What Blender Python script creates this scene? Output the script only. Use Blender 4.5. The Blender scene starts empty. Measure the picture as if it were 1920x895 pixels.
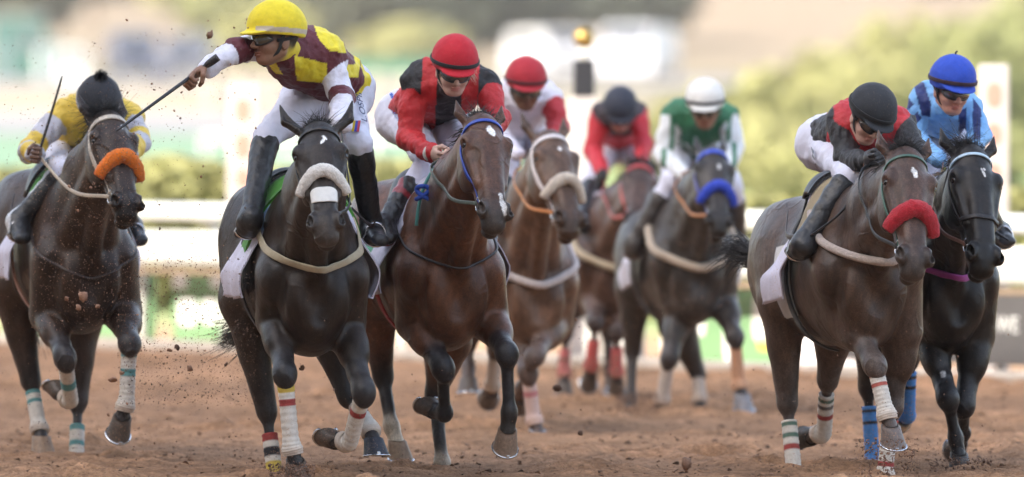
import bpy, math, random
import numpy as np
from mathutils import Vector

# ------------------------------------------------------------------ camera, sky, sun, exposure
SC = bpy.context.scene
COL = bpy.data.collections.new("race"); SC.collection.children.link(COL)
F = 16600.0; HZ = 238.0; CAMZ = 1.65          # long telephoto lens, low beside the track
PITCH = math.atan((447.5 - HZ) / F)
cam_d = bpy.data.cameras.new("camera"); cam = bpy.data.objects.new("camera", cam_d); COL.objects.link(cam)
cam.location = (0, 0, CAMZ); cam.rotation_euler = (math.pi / 2 - PITCH, 0, 0)
cam_d.sensor_width = 36; cam_d.lens = 36 * F / 1920; cam_d.clip_start = 0.5; cam_d.clip_end = 5000
cam_d.dof.use_dof = True; cam_d.dof.focus_distance = 40.1; cam_d.dof.aperture_fstop = 2.15
SC.camera = cam
SUN_EL = math.radians(35); SUN_H = (-0.8, -0.6)   # direction towards the sun on the ground plane
w = bpy.data.worlds.new("World"); SC.world = w; w.use_nodes = True
nt = w.node_tree; bg = nt.nodes["Background"]; sk = nt.nodes.new("ShaderNodeTexSky")
sk.sky_type = 'NISHITA'; sk.sun_disc = False; sk.sun_elevation = SUN_EL
sk.sun_rotation = math.atan2(SUN_H[0], SUN_H[1]); sk.air_density = 1.0; sk.dust_density = 3.5; sk.ozone_density = 1.0
hsv = nt.nodes.new("ShaderNodeHueSaturation"); hsv.inputs["Saturation"].default_value = .68; nt.links.new(sk.outputs[0], hsv.inputs["Color"]); nt.links.new(hsv.outputs[0], bg.inputs[0]); bg.inputs[1].default_value = 0.15
sl = bpy.data.lights.new("sun", 'SUN'); sl.energy = 2.0; sl.angle = math.radians(0.5); sl.color = (1, .93, .82)
so = bpy.data.objects.new("sun", sl); COL.objects.link(so)
sd = Vector((SUN_H[0] * math.cos(SUN_EL), SUN_H[1] * math.cos(SUN_EL), math.sin(SUN_EL)))
so.rotation_euler = sd.to_track_quat('Z', 'Y').to_euler(); so.location = (-20, -20, 40)
SC.view_settings.view_transform = 'Standard'; SC.view_settings.look = 'None'
SC.view_settings.gamma = 1; SC.view_settings.exposure = 1.95; SC.view_settings.use_curve_mapping = False
SC.render.engine = 'CYCLES'; SC.cycles.use_denoising = True
SC.cycles.max_bounces = 5; SC.cycles.diffuse_bounces = 3; SC.cycles.glossy_bounces = 2; SC.cycles.transparent_max_bounces = 6
SC.cycles.sample_clamp_indirect = 4.0

# ------------------------------------------------------------------ helpers
rng = np.random.default_rng(7); random.seed(7)
A = lambda *v: np.array(v, dtype=np.float64)
def nrm(v): v = np.asarray(v, float); return v / (np.linalg.norm(v) + 1e-12)
CP, SP = math.cos(PITCH), math.sin(PITCH)
def at(px, py, Y):
    """the point at distance Y seen at photograph pixel px, py"""
    xv = (px - 960) / F; yv = -(py - 447.5) / F
    t = Y / (CP + yv * SP)
    return A(t * xv, Y, CAMZ + t * (yv * CP - SP))

def setup(o, label=None, cat=None, group=None, kind=None):
    if label: o["label"] = label
    if cat: o["category"] = cat
    if group: o["group"] = group
    if kind: o["kind"] = kind
    return o

def make(name, verts, faces, mat, parent=None, cols=None, smooth=True, base=None, mats=None, fmat=None):
    """link verts/faces (world coordinates) as one mesh object; children share the parent's origin"""
    verts = np.asarray(verts, float).reshape(-1, 3)
    if base is None: base = parent["_b"] if parent is not None else (0, 0, 0)
    base = np.array(list(base), float)
    me = bpy.data.meshes.new(name)
    if isinstance(faces, np.ndarray) and faces.ndim == 2:
        n, k = faces.shape
        me.vertices.add(len(verts)); me.vertices.foreach_set("co", (verts - base).astype(np.float32).ravel())
        me.loops.add(n * k); me.loops.foreach_set("vertex_index", faces.astype(np.int32).ravel())
        me.polygons.add(n); me.polygons.foreach_set("loop_start", np.arange(0, n * k, k, dtype=np.int32))
        me.polygons.foreach_set("loop_total", np.full(n, k, dtype=np.int32)); me.update(calc_edges=True)
    else:
        me.from_pydata([tuple(v) for v in (verts - base)], [], [tuple(int(i) for i in f) for f in faces]); me.update()
    me.validate()
    for m in (mats or [mat]): me.materials.append(m)
    if fmat is not None: me.polygons.foreach_set("material_index", np.asarray(fmat, dtype=np.int32))
    if smooth: me.polygons.foreach_set("use_smooth", np.ones(len(me.polygons), dtype=bool))
    if cols is not None:
        c = np.ones((len(verts), 4), np.float32); c[:, :3] = cols
        at_ = me.color_attributes.new("Col", 'FLOAT_COLOR', 'POINT'); at_.data.foreach_set("color", c.ravel())
    o = bpy.data.objects.new(name, me); COL.objects.link(o)
    if parent is not None:
        o.parent = parent; o["_b"] = list(base)
    else:
        o.location = tuple(base); o["_b"] = list(base)
    return o

def empty(name, loc, *a, **k):
    o = bpy.data.objects.new(name, None); COL.objects.link(o); o.location = tuple(loc); o["_b"] = [float(x) for x in loc]
    o.empty_display_size = .1
    return setup(o, *a, **k)

class MB:
    """collects shapes of ONE mesh"""
    def __init__(s): s.v = []; s.f = []; s.m = []; s.n = 0; s.c = []
    def add(s, v, f, m=0, c=None):
        v = np.asarray(v, float).reshape(-1, 3)
        s.v.append(v); s.f += [[int(i) + s.n for i in q] for q in f]; s.m += [m] * len(f); s.n += len(v)
        cc = np.ones((len(v), 3)); cc[:] = (1, 1, 1) if c is None else c; s.c.append(cc)
        return s
    def box(s, c, size, R=None, m=0, col=None, bev=0.0):
        x, y, z = [q / 2 for q in size]
        if bev > 0:
            b = min(bev, x, y, z) * .98; P = []
            for sx in (-1, 1):
                for sy in (-1, 1):
                    for sz in (-1, 1):
                        P += [(sx * (x - b), sy * (y - b), sz * z), (sx * (x - b), sy * y, sz * (z - b)), (sx * x, sy * (y - b), sz * (z - b))]
            P = np.array(P); import bmesh
            bm = bmesh.new(); vs = [bm.verts.new(p) for p in P]; bmesh.ops.convex_hull(bm, input=vs); bm.verts.index_update()
            P = np.array([v.co[:] for v in bm.verts]); fs = [[v.index for v in f.verts] for f in bm.faces]; bm.free()
        else:
            P = A([-x, -y, -z], [x, -y, -z], [x, y, -z], [-x, y, -z], [-x, -y, z], [x, -y, z], [x, y, z], [-x, y, z])
            fs = [(3, 2, 1, 0), (4, 5, 6, 7), (0, 1, 5, 4), (1, 2, 6, 5), (2, 3, 7, 6), (3, 0, 4, 7)]
        if R is not None: P = P @ np.asarray(R).T
        return s.add(P + np.asarray(c), fs, m, col)
    def build(s, name, mat, parent=None, smooth=False, base=None, cols=False, mats=None):
        return make(name, np.vstack(s.v), s.f, mat, parent, smooth=smooth, base=base, cols=np.vstack(s.c) if cols else None, mats=mats, fmat=s.m if mats else None)

def rotz(a): c, s = math.cos(a), math.sin(a); return A([c, -s, 0], [s, c, 0], [0, 0, 1])

def spline(P, n):
    P = np.asarray(P, float)
    if len(P) < 3: return P[0] + (P[-1] - P[0]) * np.linspace(0, 1, n)[:, None]
    Q = np.vstack([2 * P[0] - P[1], P, 2 * P[-1] - P[-2]]); out = []
    t = np.linspace(0, len(P) - 1 - 1e-9, n)
    for x in t:
        i = int(x); u = x - i; a, b, c, d = Q[i], Q[i + 1], Q[i + 2], Q[i + 3]
        out.append(.5 * (2 * b + (c - a) * u + (2 * a - 5 * b + 4 * c - d) * u * u + (3 * b - a - 3 * c + d) * u ** 3))
    return np.array(out)

def tube(P, r, seg=8, N=None, flat=None, closed=False, cap=True):
    """P path, r radius (scalar or per point); flat=(half width, half thickness) with surface normals N gives a strap"""
    P = np.asarray(P, float); n = len(P)
    T = np.gradient(P, axis=0) if not closed else (np.roll(P, -1, 0) - np.roll(P, 1, 0))
    T /= np.linalg.norm(T, axis=1)[:, None] + 1e-12
    r = np.broadcast_to(np.asarray(r, float), (n,)) if r is not None else None
    V = []; ref = None
    for i in range(n):
        if N is not None: nn = np.asarray(N[i], float)
        else:
            if ref is None:
                ref = A(0, 0, 1) if abs(T[i][2]) < .9 else A(1, 0, 0)
            nn = ref
        nn = nrm(nn - T[i] * (nn @ T[i])); ref = nn; b = np.cross(T[i], nn)
        for k in range(seg):
            a = 2 * math.pi * (k + .5) / seg
            if flat is not None:
                c, s_ = math.cos(a), math.sin(a); e = .45
                fw = flat[0][i] if np.ndim(flat[0]) else flat[0]; ft = flat[1]
                V.append(P[i] + b * fw * math.copysign(abs(c) ** e, c) + nn * ft * math.copysign(abs(s_) ** e, s_))
            else: V.append(P[i] + (b * math.cos(a) + nn * math.sin(a)) * r[i])
    fs = []
    for i in range(n if closed else n - 1):
        j = (i + 1) % n
        for k in range(seg):
            k2 = (k + 1) % seg; fs.append((i * seg + k, i * seg + k2, j * seg + k2, j * seg + k))
    if cap and not closed:
        fs.append(tuple(range(seg))[::-1]); fs.append(tuple((n - 1) * seg + k for k in range(seg)))
    return np.array(V), fs

# ---- signed distance prims -------------------------------------------------
class Seg:
    """tapered elliptical limb from a to b; U = width axis; (ru,rv) at each end; e = roundness of the ends"""
    __slots__ = ("a", "b", "W", "U", "V", "L", "r0", "r1", "e", "k", "sub", "col", "tag")
    def __init__(s, a, b, r0, r1=None, U=(1, 0, 0), k=.03, sub=False, col=None, tag="", e=None):
        s.a = np.asarray(a, float); s.b = np.asarray(b, float)
        r1 = r0 if r1 is None else r1
        s.r0 = (r0, r0) if np.isscalar(r0) else tuple(r0); s.r1 = (r1, r1) if np.isscalar(r1) else tuple(r1)
        d = s.b - s.a; s.L = float(np.linalg.norm(d)); s.W = d / s.L if s.L > 1e-6 else A(0, 0, 1)
        U = np.asarray(U, float); U = U - s.W * (U @ s.W)
        if np.linalg.norm(U) < 1e-3: U = np.cross(s.W, A(.3, .9, .2))
        s.U = nrm(U); s.V = np.cross(s.W, s.U); s.e = e
        s.k = k; s.sub = sub; s.col = col; s.tag = tag
    def grow(s, g, k=None):
        q = Seg(s.a, s.b, (s.r0[0] + g, s.r0[1] + g), (s.r1[0] + g, s.r1[1] + g), s.U, s.k if k is None else k, s.sub, s.col, s.tag, (s.e + g) if s.e else None)
        q.W = s.W; q.U = s.U; q.V = s.V; return q
    def par(s, X, Y, Z):
        dx, dy, dz = X - np.float32(s.a[0]), Y - np.float32(s.a[1]), Z - np.float32(s.a[2])
        w = dx * np.float32(s.W[0]) + dy * np.float32(s.W[1]) + dz * np.float32(s.W[2])
        t = np.clip(w / max(s.L, 1e-6), 0, 1) if s.L > 1e-6 else np.zeros_like(w)
        return dx, dy, dz, w, t
    def d(s, X, Y, Z):
        dx, dy, dz, w, t = s.par(X, Y, Z); f = np.float32
        e = w - t * f(s.L)
        du = dx * f(s.U[0]) + dy * f(s.U[1]) + dz * f(s.U[2]); dv = dx * f(s.V[0]) + dy * f(s.V[1]) + dz * f(s.V[2])
        iu = 1 / (f(s.r0[0]) + f(s.r1[0] - s.r0[0]) * t); iv = 1 / (f(s.r0[1]) + f(s.r1[1] - s.r0[1]) * t)
        ie = f(1 / s.e) if s.e else np.maximum(iu, iv)
        du = du * iu; dv = dv * iv; e = e * ie
        k0 = du * du + dv * dv + e * e
        k1 = (du * iu) ** 2 + (dv * iv) ** 2 + (e * ie) ** 2
        k0 = np.sqrt(k0); k1 = np.sqrt(k1)
        return np.where(k1 < 1e-5, -1 / np.maximum(iu, iv), k0 * (k0 - 1) / np.maximum(k1, 1e-5))
    def box(s, m):
        R = max(s.r0 + s.r1 + ((s.e or 0),)) + m
        return np.minimum(s.a, s.b) - R, np.maximum(s.a, s.b) + R
def Ell(c, W, rw, U, ru, rv, **kw):
    """ellipsoid: radius rw along W, ru along U, rv along W x U"""
    q = Seg(c, c, (ru, rv), e=rw, **kw); q.W = nrm(W); U = np.asarray(U, float); q.U = nrm(U - q.W * (U @ q.W)); q.V = np.cross(q.W, q.U); q.L = 0.0
    return q

def comb(F_, d, p):
    k = max(p.k, 1e-4)
    if p.sub:
        h = np.maximum(k - np.abs(F_ + d), 0) / k; return np.maximum(F_, -d) + h * h * (k / 4)
    h = np.maximum(k - np.abs(F_ - d), 0) / k; return np.minimum(F_, d) - h * h * (k / 4)

def field(P, prims):
    P = np.asarray(P, np.float32).reshape(-1, 3); X, Y, Z = P[:, 0], P[:, 1], P[:, 2]
    f = np.full(len(P), .8, np.float32)
    for p in prims: f = comb(f, p.d(X, Y, Z), p)
    return f
def grad(P, prims, h=.003):
    G = np.zeros_like(P, dtype=float)
    for i in range(3):
        d = np.zeros(3); d[i] = h
        G[:, i] = (field(P + d, prims) - field(P - d, prims)) / (2 * h)
    return G
def snap(P, prims, off=0.0, it=6):
    P = np.array(P, float)
    for _ in range(it):
        g = grad(P, prims); f = field(P, prims) - off
        P = P - g * (np.clip(f, -.08, .08) / (np.sum(g * g, 1) + 1e-4))[:, None] * .85
    g = grad(P, prims); return P, g / (np.linalg.norm(g, axis=1)[:, None] + 1e-9)
def cast(O, D, prims, off=0.0, it=40, far=.6):
    """march from O+D*far back towards O until the surface"""
    O = np.asarray(O, float); D = np.asarray(D, float); t = np.full(len(O), far)
    for _ in range(it):
        f = field(O + D * t[:, None], prims) - off; t = np.maximum(t - f * .75, 0)
    P = O + D * t[:, None]; g = grad(P, prims); return P, g / (np.linalg.norm(g, axis=1)[:, None] + 1e-9)

def nets(V, org, vox):
    """naive surface nets of the zero level of V"""
    S = V < 0; n0, n1, n2 = V.shape
    cnt = np.zeros((n0 - 1, n1 - 1, n2 - 1), np.int8)
    for a in (0, 1):
        for b in (0, 1):
            for c in (0, 1): cnt += S[a:n0 - 1 + a, b:n1 - 1 + b, c:n2 - 1 + c]
    act = np.argwhere((cnt > 0) & (cnt < 8)); N = len(act)
    if N == 0: return np.zeros((0, 3)), np.zeros((0, 4), int)
    idx = np.full(cnt.shape, -1, np.int32); idx[act[:, 0], act[:, 1], act[:, 2]] = np.arange(N)
    cor = [(a, b, c) for a in (0, 1) for b in (0, 1) for c in (0, 1)]
    val = np.stack([V[act[:, 0] + a, act[:, 1] + b, act[:, 2] + c] for a, b, c in cor], 1)
    acc = np.zeros((N, 3)); num = np.zeros(N)
    for i, p in enumerate(cor):
        for j, q in enumerate(cor):
            if j > i and sum(abs(x - y) for x, y in zip(p, q)) == 1:
                va, vb = val[:, i], val[:, j]; m = (va < 0) != (vb < 0)
                t = np.where(m, va / np.where(m, va - vb, 1), 0)
                pt = np.array(p)[None, :] + t[:, None] * (np.array(q) - np.array(p))[None, :]
                acc += pt * m[:, None]; num += m
    verts = org + (act + acc / num[:, None]) * vox; quads = []
    for ax in range(3):
        sl0 = [slice(None)] * 3; sl1 = [slice(None)] * 3; sl0[ax] = slice(0, -1); sl1[ax] = slice(1, None)
        s0, s1 = S[tuple(sl0)], S[tuple(sl1)]; e = np.argwhere(s0 != s1)
        u, v = [x for x in range(3) if x != ax]
        e = e[(e[:, u] > 0) & (e[:, v] > 0) & (e[:, u] < V.shape[u] - 1) & (e[:, v] < V.shape[v] - 1)]
        ins = S[e[:, 0], e[:, 1], e[:, 2]]; q = []
        for du, dv in ((-1, -1), (0, -1), (0, 0), (-1, 0)):
            c = e.copy(); c[:, u] += du; c[:, v] += dv; q.append(idx[c[:, 0], c[:, 1], c[:, 2]])
        q = np.stack(q, 1); flip = ins if ax != 1 else ~ins
        q[~flip] = q[~flip][:, ::-1]; quads.append(q)
    quads = np.vstack(quads); quads = quads[(quads >= 0).all(1)]
    return verts, quads

def grid(prims, vox, box=None, extra=None):
    add = [p for p in prims if not p.sub]
    lo = np.min([p.box(vox * 3)[0] for p in add], 0); hi = np.max([p.box(vox * 3)[1] for p in add], 0)
    if box is not None: lo = np.maximum(lo, box[0]); hi = np.minimum(hi, box[1])
    n = np.maximum(np.ceil((hi - lo) / vox).astype(int) + 1, 2)
    ax = [(lo[i] + np.arange(n[i]) * vox).astype(np.float32) for i in range(3)]
    V = np.full(tuple(n), .3, np.float32)
    for p in prims:
        a, b = p.box(p.k + vox * 2.5 + .004)
        i0 = np.clip(np.floor((a - lo) / vox).astype(int), 0, n); i1 = np.clip(np.ceil((b - lo) / vox).astype(int) + 1, 0, n)
        if (i1 <= i0).any(): continue
        s = tuple(slice(i0[i], i1[i]) for i in range(3))
        X = ax[0][s[0]][:, None, None]; Y = ax[1][s[1]][None, :, None]; Z = ax[2][s[2]][None, None, :]
        V[s] = comb(V[s], p.d(X, Y, Z), p)
    if extra is not None:
        m = np.abs(V) < .04; w = np.argwhere(m); P = lo + w * vox
        V[m] = V[m] + extra(P)
    return nets(V, lo, vox)

def skin(prims, vox, fine=(), extra=None):
    """one mesh: coarse grid plus finer grids inside the boxes of fine = [(lo, hi, vox)]"""
    v, q = grid(prims, vox, None, extra); VS = [v]; QS = []
    keep = np.ones(len(q), bool); c = v[q].mean(1) if len(q) else np.zeros((0, 3))
    for lo, hi, fv in fine:
        m = vox * 1.3
        keep &= ~((c > np.asarray(lo) + m) & (c < np.asarray(hi) - m)).all(1)
    QS.append(q[keep]); n = len(v)
    for lo, hi, fv in fine:
        v2, q2 = grid(prims, fv, (np.asarray(lo, float), np.asarray(hi, float)), extra)
        VS.append(v2); QS.append(q2 + n); n += len(v2)
    return np.vstack(VS), np.vstack(QS)

def blendcols(P, prims, base, soft=.012):
    """colour of each vertex from the colours of the limbs near it"""
    P = np.asarray(P, np.float32); X, Y, Z = P[:, 0], P[:, 1], P[:, 2]
    W = np.zeros(len(P)); C = np.zeros((len(P), 3))
    for p in prims:
        if p.sub: continue
        wgt = np.exp(-np.clip(p.d(X, Y, Z), -.01, .3) / soft)
        if callable(p.col): c = p.col(p.par(X, Y, Z)[4])
        else: c = np.asarray(p.col if p.col is not None else base)
        C += wgt[:, None] * c; W += wgt
    return C / W[:, None]

def vnoise(shape, cells, seed):
    r = np.random.default_rng(seed); g = r.random((cells[0] + 2, cells[1] + 2))
    x = np.linspace(0, cells[0], shape[0], endpoint=False); y = np.linspace(0, cells[1], shape[1], endpoint=False)
    i = x.astype(int); j = y.astype(int); u = (x - i)[:, None]; v = (y - j)[None, :]
    u = u * u * (3 - 2 * u); v = v * v * (3 - 2 * v)
    a = g[np.ix_(i, j)]; b = g[np.ix_(i + 1, j)]; c = g[np.ix_(i, j + 1)]; d = g[np.ix_(i + 1, j + 1)]
    return a * (1 - u) * (1 - v) + b * u * (1 - v) + c * (1 - u) * v + d * u * v

_nz = np.random.default_rng(3).random((32, 32, 32)).astype(np.float32)
def n3(P, f, s=0):
    """3-D value noise in [-1,1] at frequency f per metre"""
    Q = np.asarray(P, float) * f + s * 7.31; i = np.floor(Q).astype(int); u = Q - i; u = u * u * (3 - 2 * u); r = 0
    for a in (0, 1):
        for b in (0, 1):
            for c in (0, 1):
                w = (u[:, 0] if a else 1 - u[:, 0]) * (u[:, 1] if b else 1 - u[:, 1]) * (u[:, 2] if c else 1 - u[:, 2])
                r = r + w * _nz[(i[:, 0] + a) % 32, (i[:, 1] + b) % 32, (i[:, 2] + c) % 32]
    return r * 2 - 1

# ------------------------------------------------------------------ materials
def M(name, col=None, rough=.6, metal=0, spec=.5, var=.12, scale=30, bump=0, bscale=200, attr=False, coat=0, sheen=0, dust=0, emis=None, bdist=.003, alpha=None, dustcol=(.42, .25, .16), dscale=160):
    m = bpy.data.materials.new(name); m.use_nodes = True; n = m.node_tree; L = n.links; B = n.nodes["Principled BSDF"]
    tc = n.nodes.new("ShaderNodeTexCoord"); out = None
    if attr:
        a = n.nodes.new("ShaderNodeAttribute"); a.attribute_name = "Col"; src = a.outputs["Color"]
    else:
        r = n.nodes.new("ShaderNodeRGB"); r.outputs[0].default_value = (*col, 1); src = r.outputs[0]
    if var:
        t = n.nodes.new("ShaderNodeTexNoise"); t.inputs["Scale"].default_value = scale; t.inputs["Detail"].default_value = 6; t.inputs["Roughness"].default_value = .65
        L.new(tc.outputs["Object"], t.inputs["Vector"])
        mr = n.nodes.new("ShaderNodeMapRange"); mr.inputs[1].default_value = .3; mr.inputs[2].default_value = .7
        mr.inputs[3].default_value = 1 - var; mr.inputs[4].default_value = 1 + var
        L.new(t.outputs["Fac"], mr.inputs[0])
        mx = n.nodes.new("ShaderNodeMix"); mx.data_type = 'RGBA'; mx.blend_type = 'MULTIPLY'; mx.inputs[0].default_value = 1
        L.new(src, mx.inputs[6]); L.new(mr.outputs[0], mx.inputs[7]); src = mx.outputs[2]
    if dust:
        t = n.nodes.new("ShaderNodeTexNoise"); t.inputs["Scale"].default_value = dscale; t.inputs["Detail"].default_value = 3
        L.new(tc.outputs["Object"], t.inputs["Vector"])
        t2 = n.nodes.new("ShaderNodeTexNoise"); t2.inputs["Scale"].default_value = 3.1; t2.inputs["Detail"].default_value = 2
        L.new(tc.outputs["Object"], t2.inputs["Vector"])
        ad = n.nodes.new("ShaderNodeMath"); ad.operation = 'MULTIPLY_ADD'; L.new(t2.outputs["Fac"], ad.inputs[0]); ad.inputs[1].default_value = .25; L.new(t.outputs["Fac"], ad.inputs[2])
        mr = n.nodes.new("ShaderNodeMapRange"); mr.inputs[1].default_value = .755; mr.inputs[2].default_value = .83; mr.inputs[3].default_value = 0; mr.inputs[4].default_value = dust
        L.new(ad.outputs[0], mr.inputs[0])
        mx = n.nodes.new("ShaderNodeMix"); mx.data_type = 'RGBA'; L.new(mr.outputs[0], mx.inputs[0]); L.new(src, mx.inputs[6]); mx.inputs[7].default_value = (*dustcol, 1); src = mx.outputs[2]
    L.new(src, B.inputs["Base Color"])
    B.inputs["Roughness"].default_value = rough; B.inputs["Metallic"].default_value = metal
    B.inputs["Specular IOR Level"].default_value = spec; B.inputs["Coat Weight"].default_value = coat; B.inputs["Coat Roughness"].default_value = .08 if coat > .2 else .28
    if sheen: B.inputs["Sheen Weight"].default_value = sheen; B.inputs["Sheen Roughness"].default_value = .4
    if emis: B.inputs["Emission Color"].default_value = (*emis, 1); B.inputs["Emission Strength"].default_value = 1
    if alpha is not None: B.inputs["Alpha"].default_value = alpha
    if bump:
        t = n.nodes.new("ShaderNodeTexNoise"); t.inputs["Scale"].default_value = bscale; t.inputs["Detail"].default_value = 4
        L.new(tc.outputs["Object"], t.inputs["Vector"]); b = n.nodes.new("ShaderNodeBump"); b.inputs["Strength"].default_value = bump; b.inputs["Distance"].default_value = bdist
        L.new(t.outputs["Fac"], b.inputs["Height"]); L.new(b.outputs[0], B.inputs["Normal"])
    return m
def add_veins(m):
    n = m.node_tree; L = n.links; B = n.nodes["Principled BSDF"]; src = B.inputs["Base Color"].links[0].from_socket
    q = n.nodes.new("ShaderNodeTexCoord"); mp = n.nodes.new("ShaderNodeMapping"); mp.inputs["Scale"].default_value = (1.6, 1.6, .7); L.new(q.outputs["Object"], mp.inputs[0])
    for sc_, lo, hi in ((4.5, .70, 1.42), (26, .80, 1.25)):
        t = n.nodes.new("ShaderNodeTexNoise"); t.inputs["Scale"].default_value = sc_; t.inputs["Detail"].default_value = 4; L.new(mp.outputs[0], t.inputs["Vector"]); r = n.nodes.new("ShaderNodeMapRange"); r.inputs[1].default_value = .35; r.inputs[2].default_value = .65; r.inputs[3].default_value = lo; r.inputs[4].default_value = hi; L.new(t.outputs["Fac"], r.inputs[0])
        x = n.nodes.new("ShaderNodeMix"); x.data_type = 'RGBA'; x.blend_type = 'MULTIPLY'; x.inputs[0].default_value = 1; L.new(src, x.inputs[6]); L.new(r.outputs[0], x.inputs[7]); src = x.outputs[2]
    L.new(src, B.inputs["Base Color"])
    old = B.inputs["Normal"].links[0].from_socket; tc = n.nodes.new("ShaderNodeTexCoord")
    t = n.nodes.new("ShaderNodeTexNoise"); t.inputs["Scale"].default_value = 5.5; t.inputs["Detail"].default_value = 1.5; t.inputs["Distortion"].default_value = .6; L.new(tc.outputs["Object"], t.inputs["Vector"])
    a = n.nodes.new("ShaderNodeMath"); a.operation = 'SUBTRACT'; a.inputs[1].default_value = .5; L.new(t.outputs["Fac"], a.inputs[0]); b = n.nodes.new("ShaderNodeMath"); b.operation = 'ABSOLUTE'; L.new(a.outputs[0], b.inputs[0])
    mr = n.nodes.new("ShaderNodeMapRange"); mr.interpolation_type = 'SMOOTHSTEP'; mr.inputs[1].default_value = 0; mr.inputs[2].default_value = .05; mr.inputs[3].default_value = .7; mr.inputs[4].default_value = 0; L.new(b.outputs[0], mr.inputs[0])
    t2 = n.nodes.new("ShaderNodeTexNoise"); t2.inputs["Scale"].default_value = 3; L.new(tc.outputs["Object"], t2.inputs["Vector"]); m2 = n.nodes.new("ShaderNodeMapRange"); m2.inputs[1].default_value = .48; m2.inputs[2].default_value = .6; L.new(t2.outputs["Fac"], m2.inputs[0])
    mu = n.nodes.new("ShaderNodeMath"); mu.operation = 'MULTIPLY'; L.new(mr.outputs[0], mu.inputs[0]); L.new(m2.outputs[0], mu.inputs[1])
    t3 = n.nodes.new("ShaderNodeTexNoise"); t3.inputs["Scale"].default_value = 11; t3.inputs["Detail"].default_value = 2; L.new(tc.outputs["Object"], t3.inputs["Vector"]); ad = n.nodes.new("ShaderNodeMath"); ad.operation = 'MULTIPLY_ADD'; L.new(t3.outputs["Fac"], ad.inputs[0]); ad.inputs[1].default_value = 1.6; L.new(mu.outputs[0], ad.inputs[2])
    bp = n.nodes.new("ShaderNodeBump"); bp.inputs["Strength"].default_value = .6; bp.inputs["Distance"].default_value = .008; L.new(ad.outputs[0], bp.inputs["Height"]); L.new(old, bp.inputs["Normal"]); L.new(bp.outputs[0], B.inputs["Normal"])
_mc = {}
def MC(kind, col):
    """cached plain-colour materials: cloth, leather, plastic, fleece, rubber, metal, paint"""
    key = (kind, tuple(round(c, 3) for c in col))
    if key not in _mc:
        k = dict(cloth=dict(rough=.85, var=.10, bump=.35, bscale=260, sheen=.15), leather=dict(rough=.42, var=.3, scale=60, bump=.2, bscale=300, dust=.45),
                 plastic=dict(rough=.35, var=.08), fleece=dict(rough=.95, var=.22, scale=90, bump=1.0, bscale=170, bdist=.012, sheen=.15, dust=.15),
                 wrap=dict(rough=.9, var=.12, scale=50, bump=.3, bscale=220, dust=.8), metal=dict(rough=.25, metal=1, var=.1),
                 paint=dict(rough=.4, var=.05, scale=4), glass=dict(rough=.08, var=0, coat=1.0), hair=dict(rough=.5, var=.3, scale=40))[kind]
        _mc[key] = M(kind + "_material", col, **k)
    return _mc[key]
COAT = M("horse_coat", attr=True, coat=.0, rough=.35, spec=.36, var=.5, scale=170, bump=.45, bscale=330, bdist=.004, dust=.3, dscale=210, dustcol=(.22, .14, .09))
add_veins(COAT)
SKIN = M("skin", attr=True, rough=.55, var=.1, scale=60, bump=.15, bscale=300)
SILK = M("silks", attr=True, rough=.62, var=.10, scale=30, bump=.45, bscale=38, bdist=.018, sheen=.05, dust=.15)
BREE = M("breeches", attr=True, rough=.7, var=.06, scale=20, bump=.4, bscale=34, bdist=.010)
BOOT = M("boots", attr=True, rough=.42, var=.3, scale=60, bump=.5, bscale=60, bdist=.006, coat=.08, dust=.2, dustcol=(.16, .13, .11))
CLOTH = M("saddle_cloth", attr=True, rough=.8, var=.08, scale=14, bump=.5, bscale=26, bdist=.008, dust=.5)
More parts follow.
